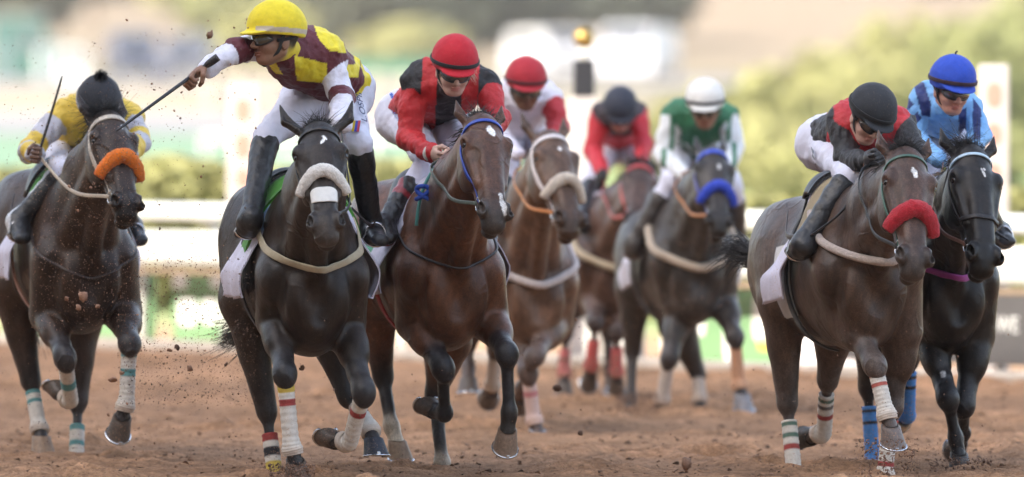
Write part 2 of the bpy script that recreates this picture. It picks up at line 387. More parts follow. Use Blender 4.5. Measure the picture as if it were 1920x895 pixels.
# ------------------------------------------------------------------ the racecourse
def terrain(x, y):
    z = np.interp(y, [0, 200, 250, 300, 340, 400, 440, 520, 700, 1000, 1600], [0, 0, .7, 1.43, 2.12, 3.4, 4.05, 5.6, 12.5, 26, 60])
    return z
def ground_mat():
    m = bpy.data.materials.new("ground_sand_and_turf"); m.use_nodes = True; n = m.node_tree; L = n.links; B = n.nodes["Principled BSDF"]
    tc = n.nodes.new("ShaderNodeTexCoord"); dot = n.nodes.new("ShaderNodeVectorMath"); dot.operation = 'DOT_PRODUCT'; L.new(tc.outputs["Object"], dot.inputs[0]); dot.inputs[1].default_value = (.823, .567, 0)
    ns = n.nodes.new("ShaderNodeTexNoise"); ns.inputs["Scale"].default_value = .05; ns.inputs["Detail"].default_value = 8; L.new(tc.outputs["Object"], ns.inputs["Vector"])
    ma = n.nodes.new("ShaderNodeMath"); ma.operation = 'MULTIPLY_ADD'; L.new(ns.outputs["Fac"], ma.inputs[0]); ma.inputs[1].default_value = 14; L.new(dot.outputs["Value"], ma.inputs[2])
    mr = n.nodes.new("ShaderNodeMapRange"); mr.inputs[1].default_value = 0; mr.inputs[2].default_value = 600; L.new(ma.outputs[0], mr.inputs[0])
    cr = n.nodes.new("ShaderNodeValToRGB"); e = cr.color_ramp.elements
    st = [(0, (.44, .275, .165)), (46.5, (.44, .275, .165)), (47.5, (.26, .32, .14)), (150, (.22, .30, .13)), (160, (.32, .26, .19)), (176, (.26, .29, .20)), (200, (.32, .26, .19)), (240, (.17, .16, .10)), (300, (.22, .175, .12)), (430, (.25, .185, .13)), (600, (.26, .20, .14))]
    e[0].position = 0; e[0].color = (*st[0][1], 1); e[1].position = 1; e[1].color = (*st[-1][1], 1)
    for d, c in st[1:-1]: q = e.new(d / 600); q.color = (*c, 1)
    L.new(mr.outputs[0], cr.inputs[0])
    n2 = n.nodes.new("ShaderNodeTexNoise"); n2.inputs["Scale"].default_value = 1.2; n2.inputs["Detail"].default_value = 8; L.new(tc.outputs["Object"], n2.inputs["Vector"])
    m2 = n.nodes.new("ShaderNodeMapRange"); m2.inputs[1].default_value = .3; m2.inputs[2].default_value = .7; m2.inputs[3].default_value = .8; m2.inputs[4].default_value = 1.2; L.new(n2.outputs["Fac"], m2.inputs[0])
    mx = n.nodes.new("ShaderNodeMix"); mx.data_type = 'RGBA'; mx.blend_type = 'MULTIPLY'; mx.inputs[0].default_value = 1; L.new(cr.outputs[0], mx.inputs[6]); L.new(m2.outputs[0], mx.inputs[7]); L.new(mx.outputs[2], B.inputs["Base Color"])
    B.inputs["Roughness"].default_value = .95; B.inputs["Specular IOR Level"].default_value = .1
    return m
ys = np.concatenate([np.linspace(-80, 200, 60), np.linspace(205, 700, 100), np.linspace(720, 3000, 40)]); xs = np.linspace(-600, 600, 61)
xx, yy = np.meshgrid(xs, ys, indexing='ij'); zz = terrain(xx, yy) + np.where(yy > 480, np.sin(xx * .021 + yy * .01) * np.clip((yy - 480) / 90, 0, 5), 0)
nx, ny = xx.shape; ii = np.arange(nx * ny).reshape(nx, ny); q = np.stack([ii[:-1, :-1], ii[1:, :-1], ii[1:, 1:], ii[:-1, 1:]], -1).reshape(-1, 4)
g = make("ground", np.stack([xx, yy, zz], -1).reshape(-1, 3), q, ground_mat()); setup(g, kind="structure")
# churned dirt of the track
def track():
    X0, X1, Y0, Y1, st = -9, 9, 33, 70, .045
    nx, ny = int((X1 - X0) / st), int((Y1 - Y0) / st); sh = (nx, ny); z = np.zeros(sh)
    for c, a, s in ((9, .010, 1), (26, .012, 2), (70, .016, 3), (170, .015, 4)): z += a * (vnoise(sh, (c, c * 2), s) - .5)
    z += .012 * (np.random.default_rng(9).random(sh) - .5)
    r = np.random.default_rng(4); gx = X0 + np.arange(nx) * st; gy = Y0 + np.arange(ny) * st
    for _ in range(900):                                        # hoof prints
        cx, cy = r.uniform(X0, X1), r.uniform(Y0, Y1 - 8); rr = r.uniform(.07, .12); i0, i1 = int((cx - .4 - X0) / st), int((cx + .4 - X0) / st); j0, j1 = int((cy - .4 - Y0) / st), int((cy + .4 - Y0) / st)
        i0, j0 = max(i0, 0), max(j0, 0); d = np.hypot(gx[i0:i1, None] - cx, (gy[None, j0:j1] - cy) * .8); z[i0:i1, j0:j1] += -.045 * np.exp(-(d / rr) ** 2) + .028 * np.exp(-((d - rr * 1.8) / .05) ** 2)
    x, y = np.meshgrid(gx, gy, indexing='ij'); nd = x * .823 + y * .567; z = z * np.clip((35.6 - nd) / 1.5, 0, 1) + .045; z = np.where(nd > 35.9, -.05, z)
    i = np.arange(nx * ny).reshape(nx, ny); q = np.stack([i[:-1, :-1], i[1:, :-1], i[1:, 1:], i[:-1, 1:]], -1).reshape(-1, 4)
    keep = (nd.ravel()[q] < 36.0).all(1)
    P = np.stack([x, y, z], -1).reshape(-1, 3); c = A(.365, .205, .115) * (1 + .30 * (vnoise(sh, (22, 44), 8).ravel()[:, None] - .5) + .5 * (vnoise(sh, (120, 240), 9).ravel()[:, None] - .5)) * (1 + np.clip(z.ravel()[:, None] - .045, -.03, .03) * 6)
    m = M("track_dirt", attr=True, rough=.95, spec=.15, var=.4, scale=26, bump=1.0, bscale=60, bdist=.03)
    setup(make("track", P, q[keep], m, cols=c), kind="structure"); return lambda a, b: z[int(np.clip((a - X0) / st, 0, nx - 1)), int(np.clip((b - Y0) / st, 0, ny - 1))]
tz = track()

RD = nrm(A(7.1, -10.3, 0)); RN = A(.823, .567, 0)              # along the rail, away from the track
R0 = A(-3.84, 66.5, 0)
def rp(px, off=0.0):
    """point at the foot of the rail seen at column px"""
    k = (px - 960) / F; t = (k * R0[1] - R0[0]) / (RD[0] - k * RD[1]); return R0 + RD * t + RN * off
def along(px0, px1, off, z, n=2): return np.array([rp(p, off) + A(0, 0, z) for p in np.linspace(px0, px1, n)])
WH = M("rail_white_plastic", (.70, .70, .66), rough=.35, var=.05, scale=3)
rail = empty("running_rail", rp(960), "white plastic running rail with a slanted cover along the far side of the track", "rail")
a, b = rp(-900), rp(2600); up = A(0, 0, 1)
v, f = tube([a + up * 1.03, b + up * 1.03], None, 14, N=[up, up], flat=(.10, .065)); make("rail_tube", v, f, WH, rail)
P = [a + up * .77 - RN * .06, b + up * .77 - RN * .06]; v, f = tube(P, None, 12, N=[RN + up * .25] * 2, flat=(.125, .02)); make("rail_cover", v, f, WH, rail)
v, f = tube([a + up * .60 + RN * .05, b + up * .60 + RN * .05], None, 12, N=[up, up], flat=(.05, .03)); make("shadow_strip", v, f, M("shadow_strip_brown", (.30, .22, .15), var=.1), rail)  # brown strip standing in for the shadow below the rail cover
k = 0; d = b - a; Ln = np.linalg.norm(d)
for i in range(int(Ln / 1.15) + 1):
    p = a + d / Ln * (i * 1.15); v, f = tube(spline(np.array([p + up * .98, p + up * .90 + RN * .16, p + up * .62 + RN * .24, p + RN * .24]), 14), .035, 8); make("post", v, f, WH, rail)
kb = MB(); c0, c1 = rp(-900, -.45), rp(2600, -.45); R = np.stack([RD, RN, up], 1)
kb.box((c0 + c1) / 2 + up * .05, (np.linalg.norm(c1 - c0), .22, .12), R, bev=.02); setup(kb.build("kerb", M("kerb_concrete", (.55, .48, .40), rough=.9, var=.15, scale=5)), kind="structure")

def board(px0, px1, z0, z1, col, label, off=.30, shapes=(), name="advertising_board", group="advertising boards under the rail"):
    p0, p1 = rp(px0, off), rp(px1, off); w = np.linalg.norm(p1 - p0); c = (p0 + p1) / 2; dx = (p1 - p0) / w
    r = empty(name, c, label, "board", group); R = np.stack([dx, RN, up], 1)
    MB().box(c + up * (z0 + z1) / 2, (w, .03, z1 - z0), R, bev=.004).build("panel", M("board_paint", col, rough=.5, var=.06, scale=3), r)
    for (x, z, sw, shh, cc) in shapes:                          # printed marks, proud of the panel
        pc = p0 + dx * (x * w) + up * (z0 + (z1 - z0) * z) - RN * .019; n = 20; th = np.linspace(0, 2 * math.pi, n + 1)[:-1]
        V = [pc + dx * sw * w * .5 * math.copysign(abs(math.cos(t)) ** .5, math.cos(t)) + up * shh * (z1 - z0) * .5 * math.copysign(abs(math.sin(t)) ** .5, math.sin(t)) for t in th]
        V2 = [v + RN * .003 for v in V]; fs = [tuple(range(n))[::-1]] + [(i, (i + 1) % n, (i + 1) % n + n, i + n) for i in range(n)]
        make("printed_mark", V + V2, fs, MC('paint', cc), r, smooth=False)
    for q in (.1, .9): MB().box(p0 + dx * q * w + RN * .05 + up * z1 * .5, (.05, .05, z1), R, bev=.006).build("post", MC('paint', (.5, .5, .5)), r)
    return r, p0, dx, w
wt = (.80, .80, .78)
GB = (.20, .36, .18)
board(262, 440, .09, .58, GB, "green banner with white characters below the rail, between the two leftmost horses", shapes=[(.16, .42, .20, .42, wt), (.40, .44, .18, .40, wt), (.08, .86, .16, .22, wt), (.48, .88, .16, .22, wt), (.62, .42, .12, .30, wt), (.78, .60, .14, .5, wt), (.78, .22, .14, .3, wt), (.64, .75, .1, .2, wt)])
board(-60, 225, .09, .58, GB, "green banner with white characters at the left edge of the picture", shapes=[(.2, .5, .16, .4, wt), (.5, .5, .14, .5, wt), (.8, .6, .16, .4, wt)])
board(716, 770, .0, .60, wt, "plain white board behind the legs of the bay with the blue bridle", name="white_board")
board(1056, 1130, .05, .56, (.33, .30, .28), "grey board with pale lettering below the rail in the middle", shapes=[(.3, .75, .4, .3, wt), (.6, .4, .7, .35, wt)])
board(1176, 1402, .05, .60, GB, "green board with tall white figures behind the legs of the blue-noseband horse", shapes=[(.08, .72, .16, .24, wt), (.12, .28, .24, .44, wt), (.32, .62, .10, .55, wt), (.58, .45, .12, .85, wt), (.84, .60, .16, .6, wt), (.86, .28, .12, .18, (.6, .5, .1))])
board(1404, 1540, .0, .74, (.74, .70, .72), "pinkish white board behind the hind legs of the red-noseband horse", name="white_board", shapes=[(.5, .5, .02, .98, (.5, .5, .5))])
br, p0, dx, w_ = board(1560, 1990, .13, .60, (.085, .08, .08), "dark grey board with pale lettering at the right edge", off=.02, shapes=[])
def words(s, o, dx, size, col, parent, nrmv, name="lettering"):
    cu = bpy.data.curves.new("t", 'FONT'); cu.body = s; cu.size = size; cu.extrude = .002; cu.offset = .008 * size
    ob = bpy.data.objects.new("t", cu); COL.objects.link(ob); bpy.context.view_layer.update(); me = ob.to_mesh()
    V = np.array([v.co[:] for v in me.vertices]); Fc = [list(p.vertices) for p in me.polygons]; ob.to_mesh_clear(); bpy.data.objects.remove(ob); bpy.data.curves.remove(cu)
    return make(name, o + V[:, :1] * dx + V[:, 1:2] * up - nrmv * V[:, 2:3], Fc, MC('paint', col), parent, smooth=False)
words("WE", p0 + dx * (w_ * (1872 - 1560) / 430) + up * .34 - RN * .022, dx, .15, (.62, .62, .60), br, RN)

def gpost(px, Y, w, ztop, label, red, extra=None):
    c = at(px, 700, Y); c = A(c[0], c[1], 0); r = empty("distance_post", c, label, "post", "white marker posts behind the rail")
    MB().box(c + up * ztop / 2, (w, .10, ztop), None, bev=.012).build("panel", M("post_white", (.62, .56, .52), var=.03), r)
    for z, hh in red:
        n = 14; V = [c + A(w * .26 * math.copysign(abs(math.cos(t)) ** .6, math.cos(t)), -.054, z + hh * .5 * math.sin(t)) for t in np.linspace(0, 2 * math.pi, n + 1)[:-1]]; V2 = [v + A(0, .003, 0) for v in V]
        make("painted_mark", V + V2, [tuple(range(n))[::-1]] + [(i, (i + 1) % n, (i + 1) % n + n, i + n) for i in range(n)], MC('paint', (.70, .33, .25)), r, smooth=False)
    return r, c
gpost(456, 68.5, .24, 1.98, "white post with faded red marks between the two leftmost horses", [(1.78, .18), (1.50, .20), (1.25, .16), (.95, .18)])
gpost(1863, 58.5, .20, 2.06, "white post with faded red marks at the right, behind the blue-capped jockey", [(1.86, .17), (1.60, .15), (1.32, .18), (1.05, .14)])
r, c = gpost(1095, 62, .22, 1.86, "white post with a black sleeve and a gold ball on top, in the middle", [])
MB().box(c + up * 1.99, (.15, .11, .26), None, bev=.01).build("black_sleeve", M("black_sleeve", (.025, .025, .03), rough=.5), r)
v, f = tube([c + up * 2.11, c + up * 2.20], .035, 10); make("neck", v, f, MC('paint', (.8, .78, .7)), r)
v, f = nets_of([Ell(c + up * 2.27, up, .075, A(1, 0, 0), .075, .075)], .012) if 'nets_of' in globals() else grid([Ell(c + up * 2.27, up, .075, A(1, 0, 0), .075, .075)], .012); make("ball", v, f, M("gold", (.45, .30, .10), rough=.45, metal=1, var=.05), r)

# ---- foliage
def leafmesh(c, rad, n, size, seed, flat=.9):
    r = np.random.default_rng(seed); d = r.normal(size=(n, 3)); d /= np.linalg.norm(d, axis=1)[:, None]
    lob = 1 + .30 * n3(d * 1.0, 2.2, seed) + .15 * n3(d, 5, seed); R = np.cbrt(r.random(n) * .75 + .25) * lob
    P = np.asarray(c) + d * R[:, None] * np.asarray(rad); P[:, 2] = np.maximum(P[:, 2], c[2] - rad[2] * flat)
    a = r.normal(size=(n, 3)); a /= np.linalg.norm(a, axis=1)[:, None]; b = np.cross(a, r.normal(size=(n, 3))); b /= np.linalg.norm(b, axis=1)[:, None]; s = size * (.6 + .8 * r.random((n, 1)))
    V = np.stack([P - a * s - b * s * .2, P - b * s * .6, P + a * s, P + b * s * .6], 1).reshape(-1, 3)
    return V, np.arange(4 * n).reshape(n, 4)
def fol(name, col, v=.35): 
    m = M(name, col, rough=.8, var=v, scale=1.5, spec=.2); return m
LG = [fol("leaf_yellow_green", (.31, .30, .13)), fol("leaf_green", (.27, .28, .12)), fol("leaf_dark", (.055, .065, .045)), fol("leaf_grey", (.09, .095, .06))]
BARK = M("bark", (.22, .14, .09), rough=.9, var=.3, scale=4)
def hedge(px0, px1, Y, z1, dep, label, m, n, seed):
    c0, c1 = at(px0, 500, Y), at(px1, 500, Y); c = (c0 + c1) / 2; c[2] = z1 / 2; r = np.random.default_rng(seed); w = abs(c1[0] - c0[0])
    P = np.stack([r.uniform(-w / 2, w / 2, n), r.uniform(-dep / 2, dep / 2, n), r.uniform(0, 1, n)], 1); P[:, 2] *= z1 * (1 + .10 * n3(P * A(1, 1, 0), 1.1, seed))
    a = r.normal(size=(n, 3)); a /= np.linalg.norm(a, axis=1)[:, None]; b = np.cross(a, r.normal(size=(n, 3))); b /= np.linalg.norm(b, axis=1)[:, None]; s = .07
    P = P + A(c[0], c[1], 0); V = np.stack([P - a * s, P - b * s * .6, P + a * s, P + b * s * .6], 1).reshape(-1, 3)
    o = make("hedge", V, np.arange(4 * n).reshape(n, 4), m, None, smooth=False, base=(c[0], c[1], 0)); setup(o, label, "hedge", "clipped hedges behind the rail"); return o
hedge(-120, 860, 80, 1.27, 1.6, "long low clipped hedge behind the rail on the left", LG[0], 26000, 1)
hedge(1200, 1620, 76, 1.02, 1.5, "low clipped hedge behind the rail on the right, next to the red-noseband horse", LG[0], 14000, 2)
hedge(1660, 2100, 72, 1.10, 1.5, "low clipped hedge at the right edge behind the marker post", LG[0], 14000, 3)
def bush(px, Y, w, h, label, m, n, seed, name="bush", grp="yellow-green bushes on the right"):
    c = at(px, 500, Y); g = float(terrain(c[0], Y)); c[2] = g + h * .5; root = empty(name, (c[0], c[1], g), label, "bush", grp)
    V, Fc = leafmesh(c, (w / 2, w / 2, h * .5), n, .16, seed, .98); make("foliage", V, Fc, m, root, smooth=False)
    for k in range(4):
        a = k * 1.6 + seed; v, f = tube([A(c[0], c[1], g - .1), c + A(math.cos(a) * w * .2, math.sin(a) * w * .2, -.05 * h)], [.06, .02], 6); make("stem", v, f, BARK, root)
for i, (px, Y, w, h, mi, lb) in enumerate([(1330, 215, 3.0, 2.2, 0, "small rounded bush left of the black-capped jockey"), (1455, 225, 4.2, 2.7, 0, "yellow-green bush just left of the black-capped jockey"), (1590, 225, 4.4, 3.1, 0, "tall yellow-green bush above the black-capped jockey"),
        (1720, 240, 4.6, 3.7, 0, "tall broad bush behind the blue-capped jockey"), (1840, 230, 4.4, 4.0, 1, "deeper green bush above the right marker post"), (1960, 235, 4.6, 4.5, 1, "deeper green bush at the right edge"), (1245, 210, 2.6, 1.9, 0, "small low bush between the dark-capped and the white-capped jockeys"), (1400, 205, 2.8, 1.9, 0, "low bush just right of the white-capped jockey's shoulder"), (1520, 200, 3.4, 1.7, 0, "low spreading bush behind the black-capped jockey's back"), (1660, 190, 3.4, 1.9, 0, "low spreading bush between the two right-hand jockeys"), (1800, 195, 3.2, 1.6, 1, "low dark-green bush behind the blue-capped jockey's arm")]):
    bush(px, Y, w, h, lb, LG[mi], 5200, i + 10)
def tree(px, Y, w, h, label, m, n, seed, trunk=.3):
    c = at(px, 300, Y); g = float(terrain(c[0], Y)); c[2] = g + h * .52; root = empty("tree", (c[0], c[1], g), label, "tree", "trees on the slope beyond the course")
    V, Fc = leafmesh(c, (w / 2, w / 2, h * .46), n, .42, seed, .8); make("crown", V, Fc, m, root, smooth=False)
    r = np.random.default_rng(seed); v, f = tube(spline(np.array([A(c[0], c[1], g - .3), A(c[0] + r.normal() * .2, c[1], g + h * .3), c]), 8), np.linspace(trunk, trunk * .4, 8), 8); make("trunk", v, f, BARK, root)
    for k in range(3): a = k * 2.1 + seed; v, f = tube([A(c[0], c[1], g + h * .3), c + A(math.cos(a) * w * .3, math.sin(a) * w * .3, 0)], [trunk * .5, trunk * .15], 6); make("limb", v, f, BARK, root)
TR = [(60, 560, 7, 7.0, 3, "pale grey-green tree behind the green cabin"), (180, 620, 8, 8, 3, "greyish tree left of the yellow-helmeted jockey's whip hand"), (340, 600, 6, 7.5, 0, "light tree above the parked cars"), (430, 540, 6, 6.6, 1, "green tree left of the yellow helmet"),
      (620, 500, 7, 7.6, 3, "grey-green tree right of the yellow helmet"), (700, 500, 6, 6.4, 3, "tree between the yellow and the crimson helmets"), (790, 500, 7, 9.5, 2, "dark tree above and left of the crimson helmet"), (880, 490, 6.5, 8.5, 2, "dark tree straight above the crimson helmet"),
      (965, 510, 6.5, 9.5, 2, "dark tree above the matt red helmet"), (1055, 560, 5, 9, 3, "thin tree left of the gold ball"), (1170, 560, 9, 5.5, 2, "dark tree above the white vans"), (1230, 660, 7, 6.2, 2, "small dark tree right of the vans' roofs"), (1660, 680, 6, 6, 3, "small tree on the sandy slope"), (1790, 640, 7, 6.5, 2, "dark tree on the slope at the upper right"), (1900, 660, 8, 8, 3, "grey-green tree in the upper right corner"), (500, 480, 5, 3.4, 0, "low light tree behind the yellow helmet"), (760, 470, 5.5, 2.4, 0, "low yellow-green tree behind the crimson helmet's left")]
for i, (px, Y, w, h, mi, lb) in enumerate(TR): tree(px, Y, w, h, lb, LG[mi], 2600, i + 40)

# ---- far fences, road, cabin and vehicles
def strip(name, Y0, Y1, x0, x1, m, dz=.04):
    ys = np.linspace(Y0, Y1, 14); xs = np.linspace(x0, x1, 3); xx, yy = np.meshgrid(xs, ys, indexing='ij'); zz = terrain(xx, yy) + dz; i = np.arange(xx.size).reshape(xx.shape)
    o = make(name, np.stack([xx, yy, zz], -1).reshape(-1, 3), np.stack([i[:-1, :-1], i[1:, :-1], i[1:, 1:], i[:-1, 1:]], -1).reshape(-1, 4), m); setup(o, kind="structure"); return o
strip("road", 300, 338, -60, 60, M("pale_road", (.22, .205, .22), rough=.9, var=.06, scale=.5))
strip("path", 404, 432, -60, 60, M("pale_path", (.24, .22, .23), rough=.9, var=.06, scale=.5))
strip("grass_verge", 232, 296, -60, 60, M("pale_turf", (.13, .22, .13), rough=.9, var=.15, scale=.6))
def fence(Y, x0, x1, h, label, col, step, rails, pw, name="fence", panel=None):
    root = empty(name, ((x0 + x1) / 2, Y, float(terrain(0, Y))), label, "fence"); g = float(terrain(0, Y)); m = M("fence_paint", col, var=.06)
    for z in rails: MB().box(((x0 + x1) / 2, Y, g + z), (x1 - x0, .06, .12), bev=.01).build("rail", m, root)
    for i in range(int((x1 - x0) / step) + 1): MB().box((x0 + i * step, Y + .05, g + h / 2), (pw, .08, h), bev=.01).build("post", m, root)
    if panel: MB().box(((x0 + x1) / 2, Y + .12, g + h * .45), (x1 - x0 - .1, .04, h * .8), bev=.01).build("panel", M("fence_panel", panel, var=.12, scale=1), root)
fence(352, -12, -1.4, 1.35, "cream far fence with broad posts across the infield", (.52, .44, .34), 1.1, (.5, 1.2), .34, panel=(.18, .17, .19))
fence(230, -8, 14, 1.0, "thin white far rail in the infield", (.72, .70, .68), 2.2, (.95,), .08)
fence(428, -11.2, -3, 1.15, "low green fence in front of the parked cars", (.05, .17, .10), 1.6, (.3, 1.05), .12, panel=(.06, .18, .11))
def cabin(px, w, h, Y, label, col, name="cabin"):
    c = at(px, 150, Y); g = float(terrain(0, Y)); root = empty(name, (c[0], Y, g), label, "cabin")
    MB().box((c[0], Y, g + h / 2), (w, 2.5, h), bev=.03).build("wall", M("cabin_paint", col, var=.08, scale=1), root); MB().box((c[0], Y, g + h + .06), (w + .2, 2.7, .12), bev=.02).build("roof", M("cabin_roof", (.35, .4, .38)), root)
    d = MB().box((c[0] - w * .25, Y - 1.27, g + 1.0), (.8, .05, 2.0), bev=.01).build("door", M("cabin_door", (.10, .16, .16)), root); MB().box((c[0] - w * .25 + .3, Y - 1.32, g + 1.0), (.05, .05, .16), bev=.01).build("handle", MC('metal', (.6, .6, .6)), d)
    wn = MB().box((c[0] + w * .22, Y - 1.26, g + h * .62), (.9, .04, .8), bev=.01).build("window", MC('glass', (.05, .07, .08)), root); MB().box((c[0] + w * .22, Y - 1.285, g + h * .62), (.06, .03, .82)).build("frame", MC('paint', (.7, .7, .7)), wn)
cabin(34, 2.6, 3.0, 436, "dark green site cabin at the far left", (.025, .10, .08)); cabin(118, 2.3, 1.5, 431, "low white booth next to the green cabin", (.78, .76, .72), "booth")
def vehicle(px, Y, w, h, ln, col, label, name, cat, grp, van=False, ang=0.0):
    c = at(px, 150, Y); g = float(terrain(0, Y)); root = empty(name, (c[0], Y, g), label, cat, grp); R = rotz(ang); o = A(c[0], Y, g); Q = lambda x, y, z: o + R @ A(x, y, z)
    body = M("car_paint", col, rough=.3, var=.03, coat=.6); gl = MC('glass', (.03, .035, .045)); hz = w / 2; prof = [(-ln / 2, .35), (-ln / 2, h * (.55 if not van else .6)), (-ln / 2 + ln * (.22 if not van else .04), h * (.60 if not van else .66)), (-ln / 2 + ln * (.36 if not van else .14), h * .97), (-ln / 2 + ln * .5, h), (ln / 2 - ln * .06, h * .97), (ln / 2, h * .6), (ln / 2, .35)]
    V = []; n = len(prof)
    for sx, k in ((-1, 1), (1, 1)):
        for (y, z) in prof: V.append(Q(sx * hz * (1 if z < h * .62 else .88), y, z))
    fs = [tuple(range(n)), tuple(range(2 * n - 1, n - 1, -1))] + [(i, i + n, (i + 1) % n + n, (i + 1) % n) for i in range(n)]; make("body", V, fs, body, root, smooth=False)
    z0, z1 = (h * .62, h * .93) if not van else (h * .66, h * .93); y0, y1 = (-ln / 2 + ln * .22, -ln / 2 + ln * .35) if not van else (-ln / 2 + ln * .045, -ln / 2 + ln * .13)
    make("windscreen", [Q(-hz * .8, y0 - .03, z0), Q(hz * .8, y0 - .03, z0), Q(hz * .76, y1 - .03, z1), Q(-hz * .76, y1 - .03, z1), Q(-hz * .8, y0 + .02, z0), Q(hz * .8, y0 + .02, z0), Q(hz * .76, y1 + .02, z1), Q(-hz * .76, y1 + .02, z1)], [(0, 1, 2, 3), (7, 6, 5, 4), (0, 4, 5, 1), (2, 6, 7, 3), (1, 5, 6, 2), (0, 3, 7, 4)], gl, root, smooth=False)
    for s in (-1, 1): MB().box(Q(s * (hz * .9), ln * .08, h * .76), (.04, ln * .5, h * .2), R, bev=.01).build("side_window", gl, root); MB().box(Q(s * hz * .72, -ln / 2 - .02, h * .44), (w * .18, .06, .14), R, bev=.02).build("headlight", MC('glass', (.6, .6, .6)), root)
    MB().box(Q(0, -ln / 2 - .03, h * .34), (w * .6, .06, .18), R, bev=.02).build("grille", MC('plastic', (.03, .03, .03)), root)
    for sx in (-1, 1):
        for sy in (-1, 1):
            a = Q(sx * (hz - .2), sy * ln * .31, .34); b_ = Q(sx * (hz + .01), sy * ln * .31, .34); v, f = tube([a, b_], .34, 18); wh = make("wheel", v, f, MC('plastic', (.02, .02, .02)), root); v, f = tube([Q(sx * (hz + .012), sy * ln * .31, .34), Q(sx * (hz + .03), sy * ln * .31, .34)], .2, 14); make("rim", v, f, MC('metal', (.6, .6, .6)), wh)
vg = "vehicles parked beyond the course"
vehicle(250, 434, 2.3, 2.3, 4.6, (.04, .055, .11), "dark blue-grey van left of the whip hand", "parked_car", "car", vg, ang=.15); vehicle(355, 434, 2.3, 2.15, 4.6, (.06, .07, .11), "grey car parked just left of the whip hand's helmet", "parked_car", "car", vg, ang=-.1)
vehicle(1030, 434, 2.6, 2.45, 6.0, (.55, .55, .56), "white minibus left of the gold ball", "parked_van", "van", vg, True, .35); vehicle(1196, 434, 2.7, 2.65, 6.0, (.55, .56, .60), "white minibus right of the gold ball", "parked_van", "van", vg, True, -.25)

# ---- grandstand behind the camera (casts the shade over the track)
def grandstand():
    n_ = A(.8, .6, 0); t = A(.6, -.8, 0); c = n_ * (-6.0); R = np.stack([t, n_, up], 1); root = empty("grandstand", c, "tall grandstand with a roof behind the camera", "grandstand"); ln = 320
    con = M("stand_concrete", (.42, .40, .37), rough=.9, var=.1, scale=.3)
    MB().box(c - n_ * 15 + up * 9, (ln, 26, 18), R).build("seating_block", con, root)
    for k in range(8): MB().box(c - n_ * (1.0 - k * 0) - n_ * k * 1.0 + up * (.3 + k * .45 * .5), (ln, 1.0, .6 + k * .45), R).build("step", con, root)
    MB().box(c - n_ * 9 + up * 27.2, (ln, 24, 1.0), R).build("roof", M("stand_roof", (.6, .6, .6)), root)
    MB().box(c - n_ * 14 + up * 22, (ln, .4, 10), R).build("back_wall", con, root)
    for k in range(9): p = c - n_ * 4 + t * (k - 4) * 36 + up * 13.5; MB().box(p, (.9, .9, 27), R, bev=.05).build("column", con, root)
grandstand()
# ------------------------------------------------------------------ horses
WRAP = M("leg_wrap", attr=True, rough=.9, var=.12, scale=50, bump=.3, bscale=220, dust=.75)
HOOFM = M("hoof_horn", attr=True, rough=.5, var=.3, scale=60, bump=.2, dust=.8)
EYEM = M("horse_eye", (.010, .006, .004), rough=.18, var=0, spec=.4)

def ringpath(H, n0, p0, p1, cnt=22, tilt=0.0, off=.004, back=-.05, far=.24):
    """a strap round the head at distance n0 below the poll, from angle p0 to p1 (0 = front of the face, + = viewer's right)"""
    ph = np.linspace(math.radians(p0), math.radians(p1), cnt)
    O = H['o'] + H['n'] * (n0 * H['s']) + H['f'] * (back * H['s']); O = O + 0 * ph[:, None] + H['n'] * (tilt * (1 - np.cos(ph)))[:, None]
    D = H['f'] * np.cos(ph)[:, None] + H['l'] * np.sin(ph)[:, None]
    return cast(O, D, H['prims'], off, far=far)

def strap(name, P, N, w, t, mat, parent, seg=8, **k):
    v, f = tube(P, None, seg, N=N, flat=(w, t), **k); return make(name, v, f, mat, parent)

def hoof(parent, c, a, lat, col, shoe=True, sc=1.0):
    dors = nrm(np.cross(a, lat)); sn = nrm(a * .82 - dors * .57)      # sole normal
    fw = nrm(np.cross(sn, lat)); R = []; V = []; seg = 18
    prof = [(-.048, .038), (-.042, .046), (-.025, .048), (0, .053), (.025, .058), (.038, .0605)]
    for h, r in prof:
        sh = .018 * (h / .04)
        for k in range(seg):
            th = 2 * math.pi * k / seg; x, y = math.cos(th), math.sin(th)
            rr = r * (1.0 if x > -.3 else 1.0 - .22 * (-x - .3))
            V.append(c + (sn * h + fw * (x * rr * 1.12 + sh) + lat * (y * rr * .98)) * sc)
    n = len(prof); fs = [(i * seg + k, i * seg + (k + 1) % seg, (i + 1) * seg + (k + 1) % seg, (i + 1) * seg + k) for i in range(n - 1) for k in range(seg)]
    fs += [tuple(range(seg)), tuple((n - 1) * seg + k for k in range(seg))[::-1]]
    cols = np.zeros((len(V), 3)); cols[:] = col
    ho = make("hoof", V, fs, HOOFM, parent, cols=cols)
    if shoe:
        P = []
        for k in range(19):
            th = math.radians(-140 + 280 * k / 18); x, y = math.cos(th), math.sin(th)
            P.append(c + (sn * .041 + fw * (x * .062 + .018) + lat * (y * .055)) * sc)
        v, f = tube(P, None, 6, N=[sn] * 19, flat=(.009, .0045)); make("horseshoe", v, f, MC('metal', (.62, .64, .68)), ho)
        MB().box(c + (sn * .034 + fw * .083) * sc, (.016, .006, .018), np.stack([lat, fw, sn], 1), bev=.002).build("toe_clip", MC('metal', (.75, .77, .8)), ho)
    return ho

